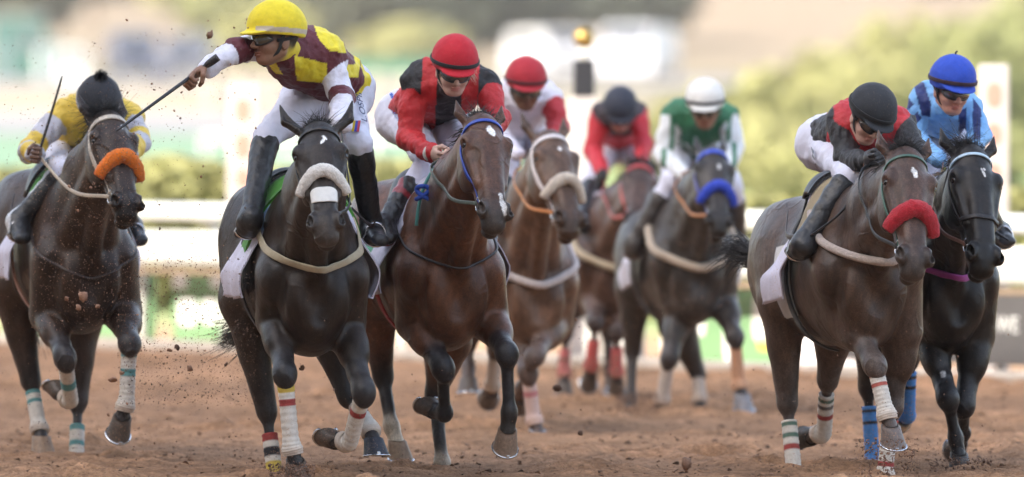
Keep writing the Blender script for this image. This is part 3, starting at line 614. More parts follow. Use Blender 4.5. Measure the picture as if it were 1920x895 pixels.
def hair(name, roots, dirs, lens, r, mat, parent, droop=.5, seg=4, n=6, curl=.15, seed=1):
    r_ = np.random.default_rng(seed); V = []; Fc = []; o = 0
    for p, d, L in zip(roots, dirs, lens):
        d = nrm(d); w = r_.normal(size=3) * curl; P = []
        for i in range(n):
            u = i / (n - 1); P.append(p + d * L * u + w * L * u * u + A(0, 0, -1) * droop * L * u * u)
        v, f = tube(np.array(P), np.linspace(r, r * .25, n), seg, cap=False)
        V.append(v); Fc += [[q + o for q in g] for g in f]; o += len(v)
    return make(name, np.vstack(V), Fc, mat, parent)

def jointchain(start, pts, lens):
    out = [start]
    for (px, py, sg), L in zip(pts, lens):
        p = out[-1]; q = at(px, py, p[1]); pr = np.linalg.norm(q - p)
        dy = sg * math.sqrt(max(L * L - pr * pr, (.12 * L) ** 2)); out.append(at(px, py, p[1] + dy))
    return out

def build_horse(S):
    Y = S['Y']; ps = math.radians(S['yaw']); sc = S.get('S', 1.0); q = S.get('q', 1.0)
    fw = A(math.sin(ps), -math.cos(ps), 0); lf = A(math.cos(ps), math.sin(ps), 0); pit = S.get('pitch', 0.0)
    ch = at(S['chest'][0], S['chest'][1], Y)
    O = ch - fw * .62 * sc; O[2] = ch[2] - 1.06 * sc
    def L(x, y, z): return O + (fw * (x) + lf * y) * sc + A(0, 0, (z + pit * (x - .6)) * sc)
    base = A(O[0], O[1], 0.0)
    root = empty("race_horse", base, S['label'], "horse", "horses racing down the dirt track")
    coat = A(*S['coat']); leg = A(*S.get('leg', (.02, .017, .016))); R = lambda *v: [x * sc for x in v]
    P = []
    def E(c, rw, rl, rh, k=.05, col=None, W=None, sub=False):
        P.append(Ell(L(*c), fw if W is None else W, rw * sc, lf, rl * sc, rh * sc, k=k, col=coat if col is None else A(*col), sub=sub))
    def G(a, b, r0, r1, k=.05, col=None, U=None):
        m = lambda r: r * sc if np.isscalar(r) else (r[0] * sc, r[1] * sc)
        P.append(Seg(a, b, m(r0), m(r1), U=lf if U is None else U, k=k, col=coat if col is None else col))
    # trunk
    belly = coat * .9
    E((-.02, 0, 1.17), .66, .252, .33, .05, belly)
    E((.28, 0, 1.20), .38, .228, .37, .08)
    E((-.52, 0, 1.30), .36, .235, .25, .08)
    for s in (-1, 1):
        E((-.50, s * .12, 1.30), .34, .15, .26, .06)
        G(L(.16, s * .08, 1.50), L(.56, s * .16, 1.12), (.08, .10), (.088, .115), .045)      # shoulder blade
        P.append(Ell(L(.60, s * .088, 1.08), nrm(A(0, 0, 1) - fw * .2), .15 * sc, lf, .088 * sc, .115 * sc, k=.012, col=coat)); P.append(Ell(L(.50, s * .168, 1.15), A(0, 0, 1), .15 * sc, lf, .080 * sc, .14 * sc, k=.02, col=coat))       # breast muscle
        G(L(.42, s * .17, 1.18), L(.16, s * .185, 1.12), (.07, .13), (.05, .12), .04)
    G(L(.28, 0, 1.50), L(-.45, 0, 1.49), (.07, .06), (.10, .08), .09)
    G(L(.30, 0, 1.50), L(.05, 0, 1.49), (.045, .05), (.05, .04), .07)
    E((.42, 0, .94), .28, .15, .16, .07)
    P.append(Seg(L(.735, 0, 1.30), L(.715, 0, .96), .024 * sc, .028 * sc, k=.03 * sc, sub=True))
    for s in (-1, 1): P.append(Seg(L(.70, s * .165, 1.24), L(.64, s * .175, .98), .020 * sc, .026 * sc, k=.03 * sc, sub=True))
    # head frame
    po = at(S['poll'][0], S['poll'][1], Y + S.get('polldY', -.5)); hs = S.get('Sh', 1.0)
    mu = at(S['muzz'][0], S['muzz'][1], po[1]); Lh = .60 * hs; pr = np.linalg.norm(mu - po)
    mu = at(S['muzz'][0], S['muzz'][1], po[1] - math.sqrt(max(Lh * Lh - pr * pr, .01)))
    n = nrm(mu - po); hy = math.radians(S['hyaw']); t = A(math.sin(hy), -math.cos(hy), S.get('hup', 0.0)); f = nrm(t - n * (t @ n)); l = np.cross(f, n)
    if l[0] < 0: l = -l
    ntr = len(P)
    def hp(a, b, c): return po + (n * a + f * b + l * c) * hs
    # neck
    nb = L(.36, 0, 1.24); ne = hp(.07, -.10, 0); mid = nb * .45 + ne * .55 + A(0, 0, .03) * sc
    G(L(.32, 0, 1.26), mid, (.195, .27), (.125, .18), .09); G(mid, ne, (.125, .18), (.088, .12), .08)
    for s in (-1, 1): G(L(.50, s * .09, 1.18), hp(.17, -.13, s * .04), (.075, .09), (.042, .05), .03)
    G(L(.58, 0, 1.05), hp(.2, -.15, 0), (.055, .06), (.035, .035), .05)
    h0 = len(P); nnk = h0
    dk = S.get('face', coat * .75); mz = A(*S.get('muzzle', tuple(coat * .35)))
    def HE(a, b, c, ra, rb, rc, k=.02, col=None, sub=False, W=None):
        ww = n if W is None else nrm(n * W[0] + f * W[1] + l * W[2])
        P.append(Ell(hp(a, b, c), ww, ra * hs, l, rc * hs, rb * hs, k=k, col=A(*dk) if col is None else A(*col), sub=sub))
    def HG(a, b, ra, rb, k=.02, col=None, sub=False, U=None):
        P.append(Seg(hp(*a), hp(*b), tuple(x * hs for x in ra), tuple(x * hs for x in rb), U=l if U is None else U, k=k, col=A(*dk) if col is None else A(*col), sub=sub))
    HE(.05, -.025, 0, .10, .082, .082); HE(.15, -.012, 0, .13, .078, .094, .03)
    for s in (-1, 1):
        HE(.145, .016, s * .088, .045, .036, .032, .022)                     # brow
        HE(.20, -.085, s * .060, .125, .098, .040, .03)                      # cheek
        HG((.19, .0, s * .094), (.37, .0, s * .062), (.014, .022), (.010, .014), .022)   # facial crest
        HG((.20, .038, s * .026), (.46, .030, s * .024), (.02, .016), (.017, .012), .016)
    HG((.15, -.005, 0), (.50, -.005, 0), (.082, .062), (.052, .048), .03)
    HG((.25, -.10, 0), (.52, -.068, 0), (.052, .042), (.040, .028), .025)
    HE(.525, -.012, 0, .062, .052, .062, .025, mz)
    HE(.575, -.030, 0, .034, .042, .052, .02, mz); HE(.562, -.080, 0, .036, .028, .038, .012, mz)
    for s in (-1, 1):
        HE(.518, .014, s * .054, .050, .036, .028, .014, mz, W=(1, .25, s * .25))
        HE(.527, .028, s * .066, .030, .020, .013, .008, None, True, W=(1, .3, s * -.1))
        HE(.168, .028, s * .119, .020, .015, .016, .010, None, True)
    HG((.552, -.062, .06), (.552, -.062, -.06), (.004, .02), (.004, .02), .006, None, True, U=n)
    for s in (-1, 1):                                                          # ears
        sp, bk = S.get('ears', (.11, -.02)); el = S.get('el', 1.0); e0 = (-.005, -.03, s * .060); e1 = (-.080 * el, -.028 + bk * .4, s * (.060 + sp * .42)); e2 = (-.170 * el, -.02 + bk, s * (.060 + sp * .55))
        HG(e0, e1, (.020, .024), (.022, .020), .022, U=l + f * s * -.4); HG(e1, e2, (.022, .020), (.004, .004), .012, U=l + f * s * -.4)
        HG((e0[0] - .03, e0[1] + .028, e0[2]), (e1[0], e1[1] + .022, e1[2]), (.011, .014), (.014, .012), .006, None, True)
        HG((e1[0], e1[1] + .022, e1[2]), (e2[0] + .02, e2[1] + .016, e2[2]), (.014, .012), (.003, .005), .006, None, True)
    headprims = P[h0:]
    H = dict(o=po, n=n, f=f, l=l, s=hs, prims=None, hp=hp)
    # legs
    legs = []
    for Lg in S['legs']:
        kind, s, pts, band = Lg[:4]; opt = Lg[4] if len(Lg) > 4 else {}
        lc = A(*opt.get('low', tuple(leg))); fc = A(*opt.get('fet', tuple(lc)))
        th = opt.get('th', 1.0)
        if kind == 'f':
            nd = L(.40, 0, 1)[1] + opt.get('dY', 0); e = at(pts[0][0], pts[0][1], nd)
            J = jointchain(e, pts[1:], (.43 * sc, .30 * sc, .15 * sc))
            up = lambda t, lc=lc: coat + (lc - coat) * np.clip((t - .35) / .5, 0, 1)[:, None]
            G(L(.52, s * .16, 1.16), J[0], (.10, .12), (.098, .11), .022)
            G(J[0] * .72 + J[1] * .28 * 1, J[0] * .25 + J[1] * .75, (.064 * th, .068), (.044, .047), .05, up)
            P.append(Ell(J[0] * .72 + J[1] * .28 + fw * .02 + lf * s * .022, nrm(J[1] - J[0]), .15 * sc, lf, .062 * sc, .075 * sc, k=.012, col=coat))
            G(J[0], J[0] * .55 + J[1] * .45, (.092 * th, .100), (.064 * th, .068), .02)
            G(J[0] * .3 + J[1] * .7, J[1], (.044, .047), (.047, .045), .03, lc)
            P.append(Ell(J[1], nrm(J[2] - J[0]), .078 * sc, lf, .051 * sc, .049 * sc, k=.035, col=lc))
            P.append(Ell(J[1] + nrm(np.cross(nrm(J[2] - J[0]), lf)) * .012, nrm(J[2] - J[0]), .046 * sc, lf, .038 * sc, .046 * sc, k=.02, col=lc))
            G(J[1], J[2], (.031, .034), (.027, .031) if not band else (.022, .024), .02, lc)
        else:
            nd = L(-.32, 0, 1)[1] + opt.get('dY', 0); e = at(pts[0][0], pts[0][1], nd)
            J = jointchain(e, pts[1:], (.44 * sc, .38 * sc, .15 * sc))
            up = lambda t, lc=lc: coat + (lc - coat) * np.clip((t - .45) / .5, 0, 1)[:, None]
            G(L(-.45, s * .13, 1.30), J[0], (.14, .20), (.105, .15), .07)
            G(L(-.72, s * .12, 1.22), J[0] * .5 + J[1] * .5, (.11, .13), (.05, .06), .07)
            G(J[0], J[1], (.100, .125), (.048, .056), .05, up)
            P.append(Ell(J[1], nrm(J[2] - J[0]), .068 * sc, lf, .042 * sc, .058 * sc, k=.025, col=lc))
            G(J[1], J[2], (.034, .038), (.029, .033) if not band else (.022, .024), .02, lc)
        if band: P[-1] = P[-1].grow(-.007)
        gb_ = -.008 if band else 0.0
        P.append(Ell(J[2], nrm(J[3] - J[1]), (.050 + gb_) * sc, lf, (.036 + gb_) * sc, (.040 + gb_) * sc, k=.025, col=fc))
        a = nrm(J[3] - J[2]); G(J[2], J[2] + a * .09 * sc, (.032, .034) if not band else (.026, .027), (.038, .038), .02, fc)
        legs.append((J, band, a, opt))
    lo = np.min([hp(-.22, 0, -.12), hp(-.22, 0, .12), hp(.64, 0, -.1), hp(.64, .05, .1), hp(.3, -.12, 0)], 0) - .05
    hi = np.max([hp(-.22, 0, -.12), hp(-.22, 0, .12), hp(.64, 0, -.1), hp(.64, .05, .1), hp(.3, -.12, 0)], 0) + .05
    vein = lambda Q: .0014 * n3(Q, 14, 1) + .0006 * n3(Q, 40, 2)
    v, qd = skin(P, .0105 * q, [(lo, hi, .0048 * q)], vein)
    near = (np.abs(v - po) < .95).all(1)
    C = np.zeros((len(v), 3)); bodyp = P
    for i in range(0, len(v), 40000): C[i:i + 40000] = blendcols(v[i:i + 40000], bodyp, coat)
    # white marks on the face, the darker nostril, inner ear
    lc_ = np.stack([(v - po) @ n, (v - po) @ f, (v - po) @ l], 1) / hs
    for (a, b, ra, rb, ang) in S.get('marks', []):
        ca, sa = math.cos(ang), math.sin(ang); x = lc_[:, 0] - a; y = lc_[:, 2] - b
        xx = (x * ca + y * sa) / ra; yy = (-x * sa + y * ca) / rb
        r = np.sqrt(xx ** 2 + yy ** 2) + .28 * n3(v, 90, 4) + .2 * n3(v, 45, 5)
        m = np.clip((1.08 - r) / .2, 0, 1) * (lc_[:, 1] > .0); C += (A(.72, .70, .68) - C) * m[:, None]
    for (px, py, rp) in S.get('bodymarks', []):
        c = at(px, py, ch[1]); d = np.hypot(v[:, 0] - c[0], v[:, 2] - c[2]) + .01 * n3(v, 80, 4)
        m = (d < rp) & (v[:, 1] < Y + .3); C[m] = (.6, .58, .56)
    body = make("body", v, qd, COAT, root, cols=C)
    H['prims'] = [p for p in headprims if True]
    nearp = [p for p in P if p not in headprims]
    X = dict(root=root, H=H, L=L, P=P, fw=fw, lf=lf, sc=sc, Y=Y, body=[p for p in P], O=O, S=S, legs=legs, trunk=P[:ntr], trunkneck=P[:nnk])
    # eyes
    for s in (-1, 1):
        c = hp(.168, .014, s * .097); mbv = Ell(c, n, .022 * hs, l, .019 * hs, .02 * hs); vv, ff = nets_of([mbv.grow(-.003)], .0045); make("eye", vv, ff, EYEM, root)
    # hooves and bandages
    for J, band, a, opt in legs:
        hoof(root, J[2] + a * (.125 * sc), a, lf, opt.get('hoof', (.10, .075, .06)), sc=sc * 1.0)
        if band:
            t0, t1, basec, stripes = band; nn = 30
            Pt = spline(np.array([J[1] + (J[2] - J[1]) * .12, J[1] + (J[2] - J[1]) * .5, J[2] + (J[2] - J[1]) * -.04, J[2] + a * .050 * sc]), 60)
            i0, i1 = int(t0 * 59), int(t1 * 59); Pt = Pt[i0:i1 + 1]; u = np.linspace(t0, t1, len(Pt)); u2 = np.linspace(0, 1, len(Pt))
            rr = np.interp(u, [0, .15, .62, .84, 1.0], [.041, .037, .037, .050, .045]) * sc * opt.get('bw', 1.0) + .0012 * np.sin(u2 * 90)
            vv, ff = tube(Pt, rr, 14); cc = np.zeros((len(vv), 3)); cc[:] = basec
            for (a0, a1, c) in stripes: m = (u2 >= a0) & (u2 <= a1); cc[np.repeat(m, 14)] = c
            low = np.repeat(np.clip((u2 - .68) / .2, 0, 1), 14) * S.get('dirty', .6)
            cc += (A(.50, .33, .22) - cc) * (low * (.6 + .4 * n3(vv, 40)))[:, None]
            make("leg_bandage", vv, ff, WRAP, root, cols=cc)
    # forelock and mane
    hm = MC('hair', S.get('mane', (.018, .014, .012))); r_ = np.random.default_rng(int(Y * 10)); k = int(S.get('tuft', 150) * 3.5)
    roots = [hp(-.035 + r_.random() * .04, -.035 + r_.random() * .05, r_.normal() * .024) for _ in range(k)]
    fl = S.get('lock', (-.75, .2, 0, .05)); dirs = [n * (fl[0] + r_.normal() * .55) + f * (fl[1] + r_.normal() * .3) + l * (fl[2] + r_.normal() * .45) for _ in range(k)]
    hair("forelock", roots, dirs, [fl[3] * (.35 + .75 * r_.random()) for _ in range(k)], .0016, hm, root, droop=.5, curl=.45, seed=3)
    k = 380; cr = [ne * (1 - u) + nb * u for u in np.linspace(0, .75, k)]
    dv = A(0, 0, 1); up = nrm(dv - nrm(nb - ne) * (dv @ nrm(nb - ne)))
    roots = [c + up * (.115 + .06 * (i / k)) + lf * r_.normal() * .012 for i, c in enumerate(cr)]
    hair("mane", roots, [up * .5 + lf * (S.get('maneside', -1) * .5 + r_.normal() * .5) - fw * .5 + r_.normal(size=3) * .2 for _ in range(k)], [.05 + .05 * r_.random() for _ in range(k)], .004, hm, root, droop=.6, seed=5)
    tl = S.get('tail')
    if tl:
        T0 = L(-.86, 0, 1.36); k = 420; pts = [at(px, py, T0[1] + d) for px, py, d in tl]; path = spline(np.array([T0] + pts), 12)
        V = []; Fc = []; o = 0
        for i in range(k):
            e = r_.normal(size=3) * A(1, 1, 1); us = np.linspace(0, 1, 12)[:, None]; ln = .75 + .25 * r_.random()
            pp = T0 + (path - T0) * 1.0; pp = pp + e * (.012 + .035 * us ** 1.3) + r_.normal(size=3) * .035 * us ** 2; m = max(5, int(12 * ln))
            vv, ff = tube(pp[:m], np.linspace(.0032, .0009, m), 4, cap=False); V.append(vv); Fc += [[z + o for z in g] for g in ff]; o += len(vv)
        make("tail", np.vstack(V), Fc, hm, root)
    return X

def nets_of(prims, vox, extra=None):
    return grid(prims, vox, None, extra)

def barrel(X, x, phi, off=.01, cz=1.18):
    """points on the trunk: x along the horse, phi from the spine (+ = viewer's right)"""
    x = np.asarray(x, float); phi = np.asarray(phi, float)
    O = np.array([X['L'](a, 0, cz) for a in x]); D = X['lf'] * np.sin(phi)[:, None] + A(0, 0, 1) * np.cos(phi)[:, None]
    return cast(O, D, X['trunk'], off, far=.5)

def patch(X, name, x0, x1, ph0, ph1, col, mat, off=.012, th=.006, nx=30, nphi=70, ruf=.0, shape=None, cols=None, cz=1.18, hang=None):
    xs, ps = np.meshgrid(np.linspace(0, 1, nx), np.linspace(0, 1, nphi), indexing='ij')
    ph = math.radians(ph0) + (math.radians(ph1) - math.radians(ph0)) * ps
    a0 = x0 if shape is None else x0 + shape[0] * np.abs(ph) ** 2; a1 = x1 if shape is None else x1 + shape[1] * np.abs(ph) ** 2
    xx = a0 + (a1 - a0) * xs
    P, N = barrel(X, xx.ravel(), ph.ravel(), off, cz)
    if hang is not None:
        e = np.clip((np.abs(ph.ravel()) - hang[0]) / .6, 0, 1); side = np.sign(ph.ravel())
        P = P + (X['lf'][None, :] * side[:, None]) * (e ** 1.5 * hang[1])[:, None]
    if ruf:
        e = np.clip((np.abs(ph.ravel()) - .8) / .7, .1, 1); P = P + N * (ruf * e * (n3(P, 9, 3) + .6 * np.sin(xx.ravel() * 38 + 2 * n3(P, 5, 1))))[:, None] + N * (ruf * .5 * e)[:, None]
    Q = P - N * th; n = nx * nphi; V = np.vstack([P, Q]); fs = []
    for i in range(nx - 1):
        for j in range(nphi - 1):
            a = i * nphi + j; b = a + nphi; fs.append((a, b, b + 1, a + 1)); fs.append((a + n, a + 1 + n, b + 1 + n, b + n))
    for i in range(nx - 1):
        for j in (0, nphi - 1):
            a = i * nphi + j; b = a + nphi; fs.append((a, a + n, b + n, b))
    for j in range(nphi - 1):
        for i in (0, nx - 1):
            a = i * nphi + j; fs.append((a, a + 1, a + 1 + n, a + n))
    cc = None
    if mat is CLOTH:
        cc = np.zeros((2 * n, 3)); cc[:] = col
        if cols is not None: cc[:n] = cols(xs.ravel(), ph.ravel(), cc[:n]); cc[n:] = cc[:n]
    return make(name, V, fs, mat, X['root'], cols=cc)

def tack(X):
    S = X['S']; T = S['tack']; H = X['H']; root = X['root']; L = X['L']; hp = H['hp']; sc = X['sc']
    lc = T['bridle']; m = MC(T.get('bk', 'leather'), lc); bw = T.get('bw', .009)
    # bridle on the head
    P, N = ringpath(H, .045, -95, 95, 26, tilt=.02); strap("browband", P, N, bw, .004, MC(T.get('browk', T.get('bk', 'leather')), T.get('brow', lc)), root)
    P, N = ringpath(H, .0, 95, 265, 22, tilt=-.03, far=.2); strap("headpiece", P, N, bw * 1.2, .004, m, root)
    for s in (-1, 1):
        tt = np.linspace(0, 1, 16); O = np.array([hp(.045 + .40 * t, -.05 + .01 * t, 0) for t in tt]); D = np.array([nrm(H['l'] * s + H['f'] * (.12 * math.sin(t * 3) - .05)) for t in tt])
        P, N = cast(O, D, H['prims'], .005, far=.22); strap("cheekpiece", P, N, bw, .004, m, root)
        b = P[-1] + H['l'] * s * .006; th = np.linspace(0, 2 * math.pi, 17)[:-1]
        ring = np.array([b + (H['n'] * math.cos(a) + H['f'] * math.sin(a)) * .030 for a in th]); v, f = tube(ring, .0042, 6, closed=True, cap=False); make("bit_ring", v, f, MC('metal', (.7, .72, .75)), root)
        X['bit%+d' % s] = b
        P, N = ringpath(H, .03, s * 95, s * 150, 8); a0 = P[0]
        th_ = spline(np.array([a0, hp(.14, -.17, s * .075), hp(.20, -.205, s * .02)]), 12); v, f = tube(th_, .005, 6); make("throat_strap", v, f, m, root)
    v, f = tube([X['bit-1'], X['bit+1']], .006, 8); make("bit", v, f, MC('metal', (.5, .5, .52)), root)
    if 'nose' in T:
        c, r, n0, k = T['nose']; xs_ = np.linspace(-1, 1, 40); P = np.array([hp(n0 + .055 * x * x - .012, .075 - .095 * x * x, .100 * T.get('nw', 1.0) * x) for x in xs_])
        rr = r * (1 - .30 * np.abs(np.linspace(-1, 1, 40)) ** 5) * (1 + 0 * P[:, 0])
        v, f = tube(P, rr, 22); v = v + (v - np.repeat(P, 22, 0)[:len(v)]) * (.09 * n3(v, 70, 2) + .07 * n3(v, 140, 3))[:, None]; make("noseband", v, f, MC('fleece', c), root)
        P, N = ringpath(H, n0 + .13, 78, 282, 14, tilt=-.0, far=.2); strap("noseband_strap", P, N, .008, .003, m, root)
    if 'nb' in T:
        P, N = ringpath(H, T['nb'], -180, 176, 40, tilt=-.02, far=.2); strap("noseband", P, N, .011, .005, m, root)
    if 'figure' in T:
        P, N = ringpath(H, .43, -150, 150, 30, tilt=-.05); strap("nose_strap", P, N, .008, .004, m, root)
    if 'patch' in T:
        tt = np.linspace(0, 1, 14); P, N = ringpath(H, .405, -33, 33, 20, tilt=.0, off=.004); strap("nose_strip", P, N, .042 * (1 - .25 * np.abs(np.linspace(-1, 1, 20)) ** 3), .003, MC('cloth', T['patch']), root, seg=12)
    # saddle cloth, saddle, girth
    cl = T.get('cloth', (.74, .72, .80)); x0, x1, p0, p1 = T.get('cs', (.0, .22, -118, 118)); x0 += T.get('cf', .13); x1 += T.get('cf', .13)
    patch(X, "saddle_cloth", x0, x1, p0, p1, cl, CLOTH, off=.016, ruf=T.get('ruf', .014), shape=T.get('cshape', (-.08, -.02)), cols=T.get('ccols'), hang=(1.0, T.get('hang', .05)))
    if 'pad' in T: patch(X, "saddle_pad", .26, .39, -80, 80, T['pad'], MC('cloth', T['pad']), off=.03, th=.018, nx=6, nphi=40, shape=(-.07, -.07))
    if 'under' in T: patch(X, "number_cloth", *T['under'][0], T['under'][1], CLOTH, off=.010, ruf=.006)
    patch(X, "saddle", *T.get("ss", (.0, .25, -38, 38)), (0, 0, 0), MC('leather', T.get('saddle', (.02, .02, .022))), off=.045, th=.02, nx=12, nphi=40, shape=(.05, -.05))
    P, N = barrel(X, np.full(40, .10), np.linspace(-math.pi * .97, math.pi * .97, 40)[::1], .022, cz=1.1); strap("girth", P, N, .035, .005, MC('cloth', T.get('girth', (.03, .03, .035))), root)
    # breast strap
    if 'breast' in T:
        c, r, drop, kind = T['breast']; zb = 1.0 + drop; K = 44; th = np.linspace(-1, 1, K)
        O_ = np.array([L(.30, 0, zb + (1.52 - zb) * abs(t) ** 1.25) for t in th]); D = np.array([nrm(X['fw'] * math.cos(t * 1.95) + X['lf'] * math.sin(t * 1.95)) for t in th])
        P, N = cast(O_, D, X['trunkneck'], r * .5 + .002, far=.75)
        i0 = int(K * T.get('bcut', .12))
        if kind == 'fleece':
            v, f = tube(P[i0:K - i0], r, 14); v = v + (.06 * r * n3(v, 90, 2))[:, None]; make("breast_girth", v, f, MC('fleece', c), root)
            v, f = tube(P, .008, 6); make("breast_strap", v, f, m, root)
        elif kind == 'strap': strap("breast_girth", P, N, r, .005, MC('cloth', c), root)
        else: v, f = tube(P, r, 8); make("breast_girth", v, f, MC('leather', c), root)

def rein(X, s, hand, col, sag=.05, r=.006, kind='leather'):
    a = X['bit%+d' % s]; b = np.asarray(hand, float); t = np.linspace(0, 1, 24)[:, None]
    mid = X['H']['hp'](.25, -.2, s * .16); P = spline(np.array([a, mid * .5 + (a + b) * .25 - A(0, 0, sag), b]), 24)
    tr = X['P']; f = field(P, tr); bad = f < .012
    if bad.any(): P2, _ = snap(P[bad], tr, .014, 8); P[bad] = P2
    T = np.gradient(P, axis=0); N = np.cross(T, A(0, 0, 1)) + 1e-6
    strap("rein", P, N, .009, .003, MC(kind, col), X['root'])
# ------------------------------------------------------------------ riders
def fist(c, w, g, n, k=1.0, col=None):
    """a closed hand: w wrist->knuckles, g across the knuckles (grip axis), n palm side"""
    P = []; kw = dict(k=.008, col=col)
    P.append(Ell(c + w * .0, w, .044 * k, g, .040 * k, .017 * k, k=.012, col=col))
    P.append(Seg(c - w * .05 * k, c - w * .01 * k, (.026 * k, .019 * k), (.034 * k, .018 * k), U=g, k=.015, col=col))
    for i in range(4):
        x = (-.030 + .0205 * i) * k; L = (.034, .027, .019); f = (.94, 1.06, 1.0, .84)[i] * k
        p = c + w * .034 * k + g * x; a = .45
        for j in range(3):
            d = w * math.cos(a) + n * math.sin(a); q = p + d * L[j] * f
            P.append(Seg(p, q, .0098 * k * (1 - .08 * j), .0090 * k * (1 - .08 * j), k=.004, col=col)); p = q; a += 1.35
    p = c + g * .036 * k - w * .020 * k + n * .008 * k; q = p + (w * .030 + n * .024 + g * .008) * k; r = q + (w * .012 + n * .020 - g * .020) * k; t = r + (n * .002 - g * .024) * k
    P.append(Seg(p, q, .014 * k, .0115 * k, k=.01, col=col)); P.append(Seg(q, r, .0115 * k, .010 * k, k=.004, col=col)); P.append(Seg(r, t, .010 * k, .0085 * k, k=.004, col=col))
    return P

def head_prims(C, f, u, l, s, col, lip, hair):
    P = []; h = lambda a, b, c=0: C + (f * a + u * b + l * c) * s
    def E(a, b, c, ra, rb, rc, k=.015, col_=None, sub=False): P.append(Ell(h(a, b, c), f, ra * s, l, rc * s, rb * s, k=k * s, col=col if col_ is None else col_, sub=sub))
    E(-.01, .025, 0, .095, .085, .074, .03, hair); E(.020, -.035, 0, .068, .075, .062, .03); E(.045, -.098, 0, .034, .026, .034, .025)
    for c in (-1, 1):
        E(.052, -.045, c * .036, .026, .024, .020, .018); E(.070, .002, c * .028, .018, .010, .022, .01)
        P.append(Seg(h(-.005, -.065, c * .052), h(.045, -.100, c * .022), .016 * s, .014 * s, k=.02 * s, col=col))
        E(-.005, -.025, c * .075, .020, .032, .008, .006); E(.080, -.022, c * .032, .016, .012, .016, .008, None, True)
    P.append(Seg(h(.080, -.008), h(.104, -.046), .0095 * s, .012 * s, k=.012 * s, col=col)); 
    for c in (-1, 1): E(.094, -.050, c * .012, .010, .008, .009, .006)
    E(.082, -.072, 0, .012, .0055, .022, .004, lip); E(.080, -.083, 0, .011, .006, .019, .004, lip)
    P.append(Seg(h(.096, -.0775, -.020), h(.096, -.0775, .020), .0035 * s, .0035 * s, k=.003, sub=True))
    return P

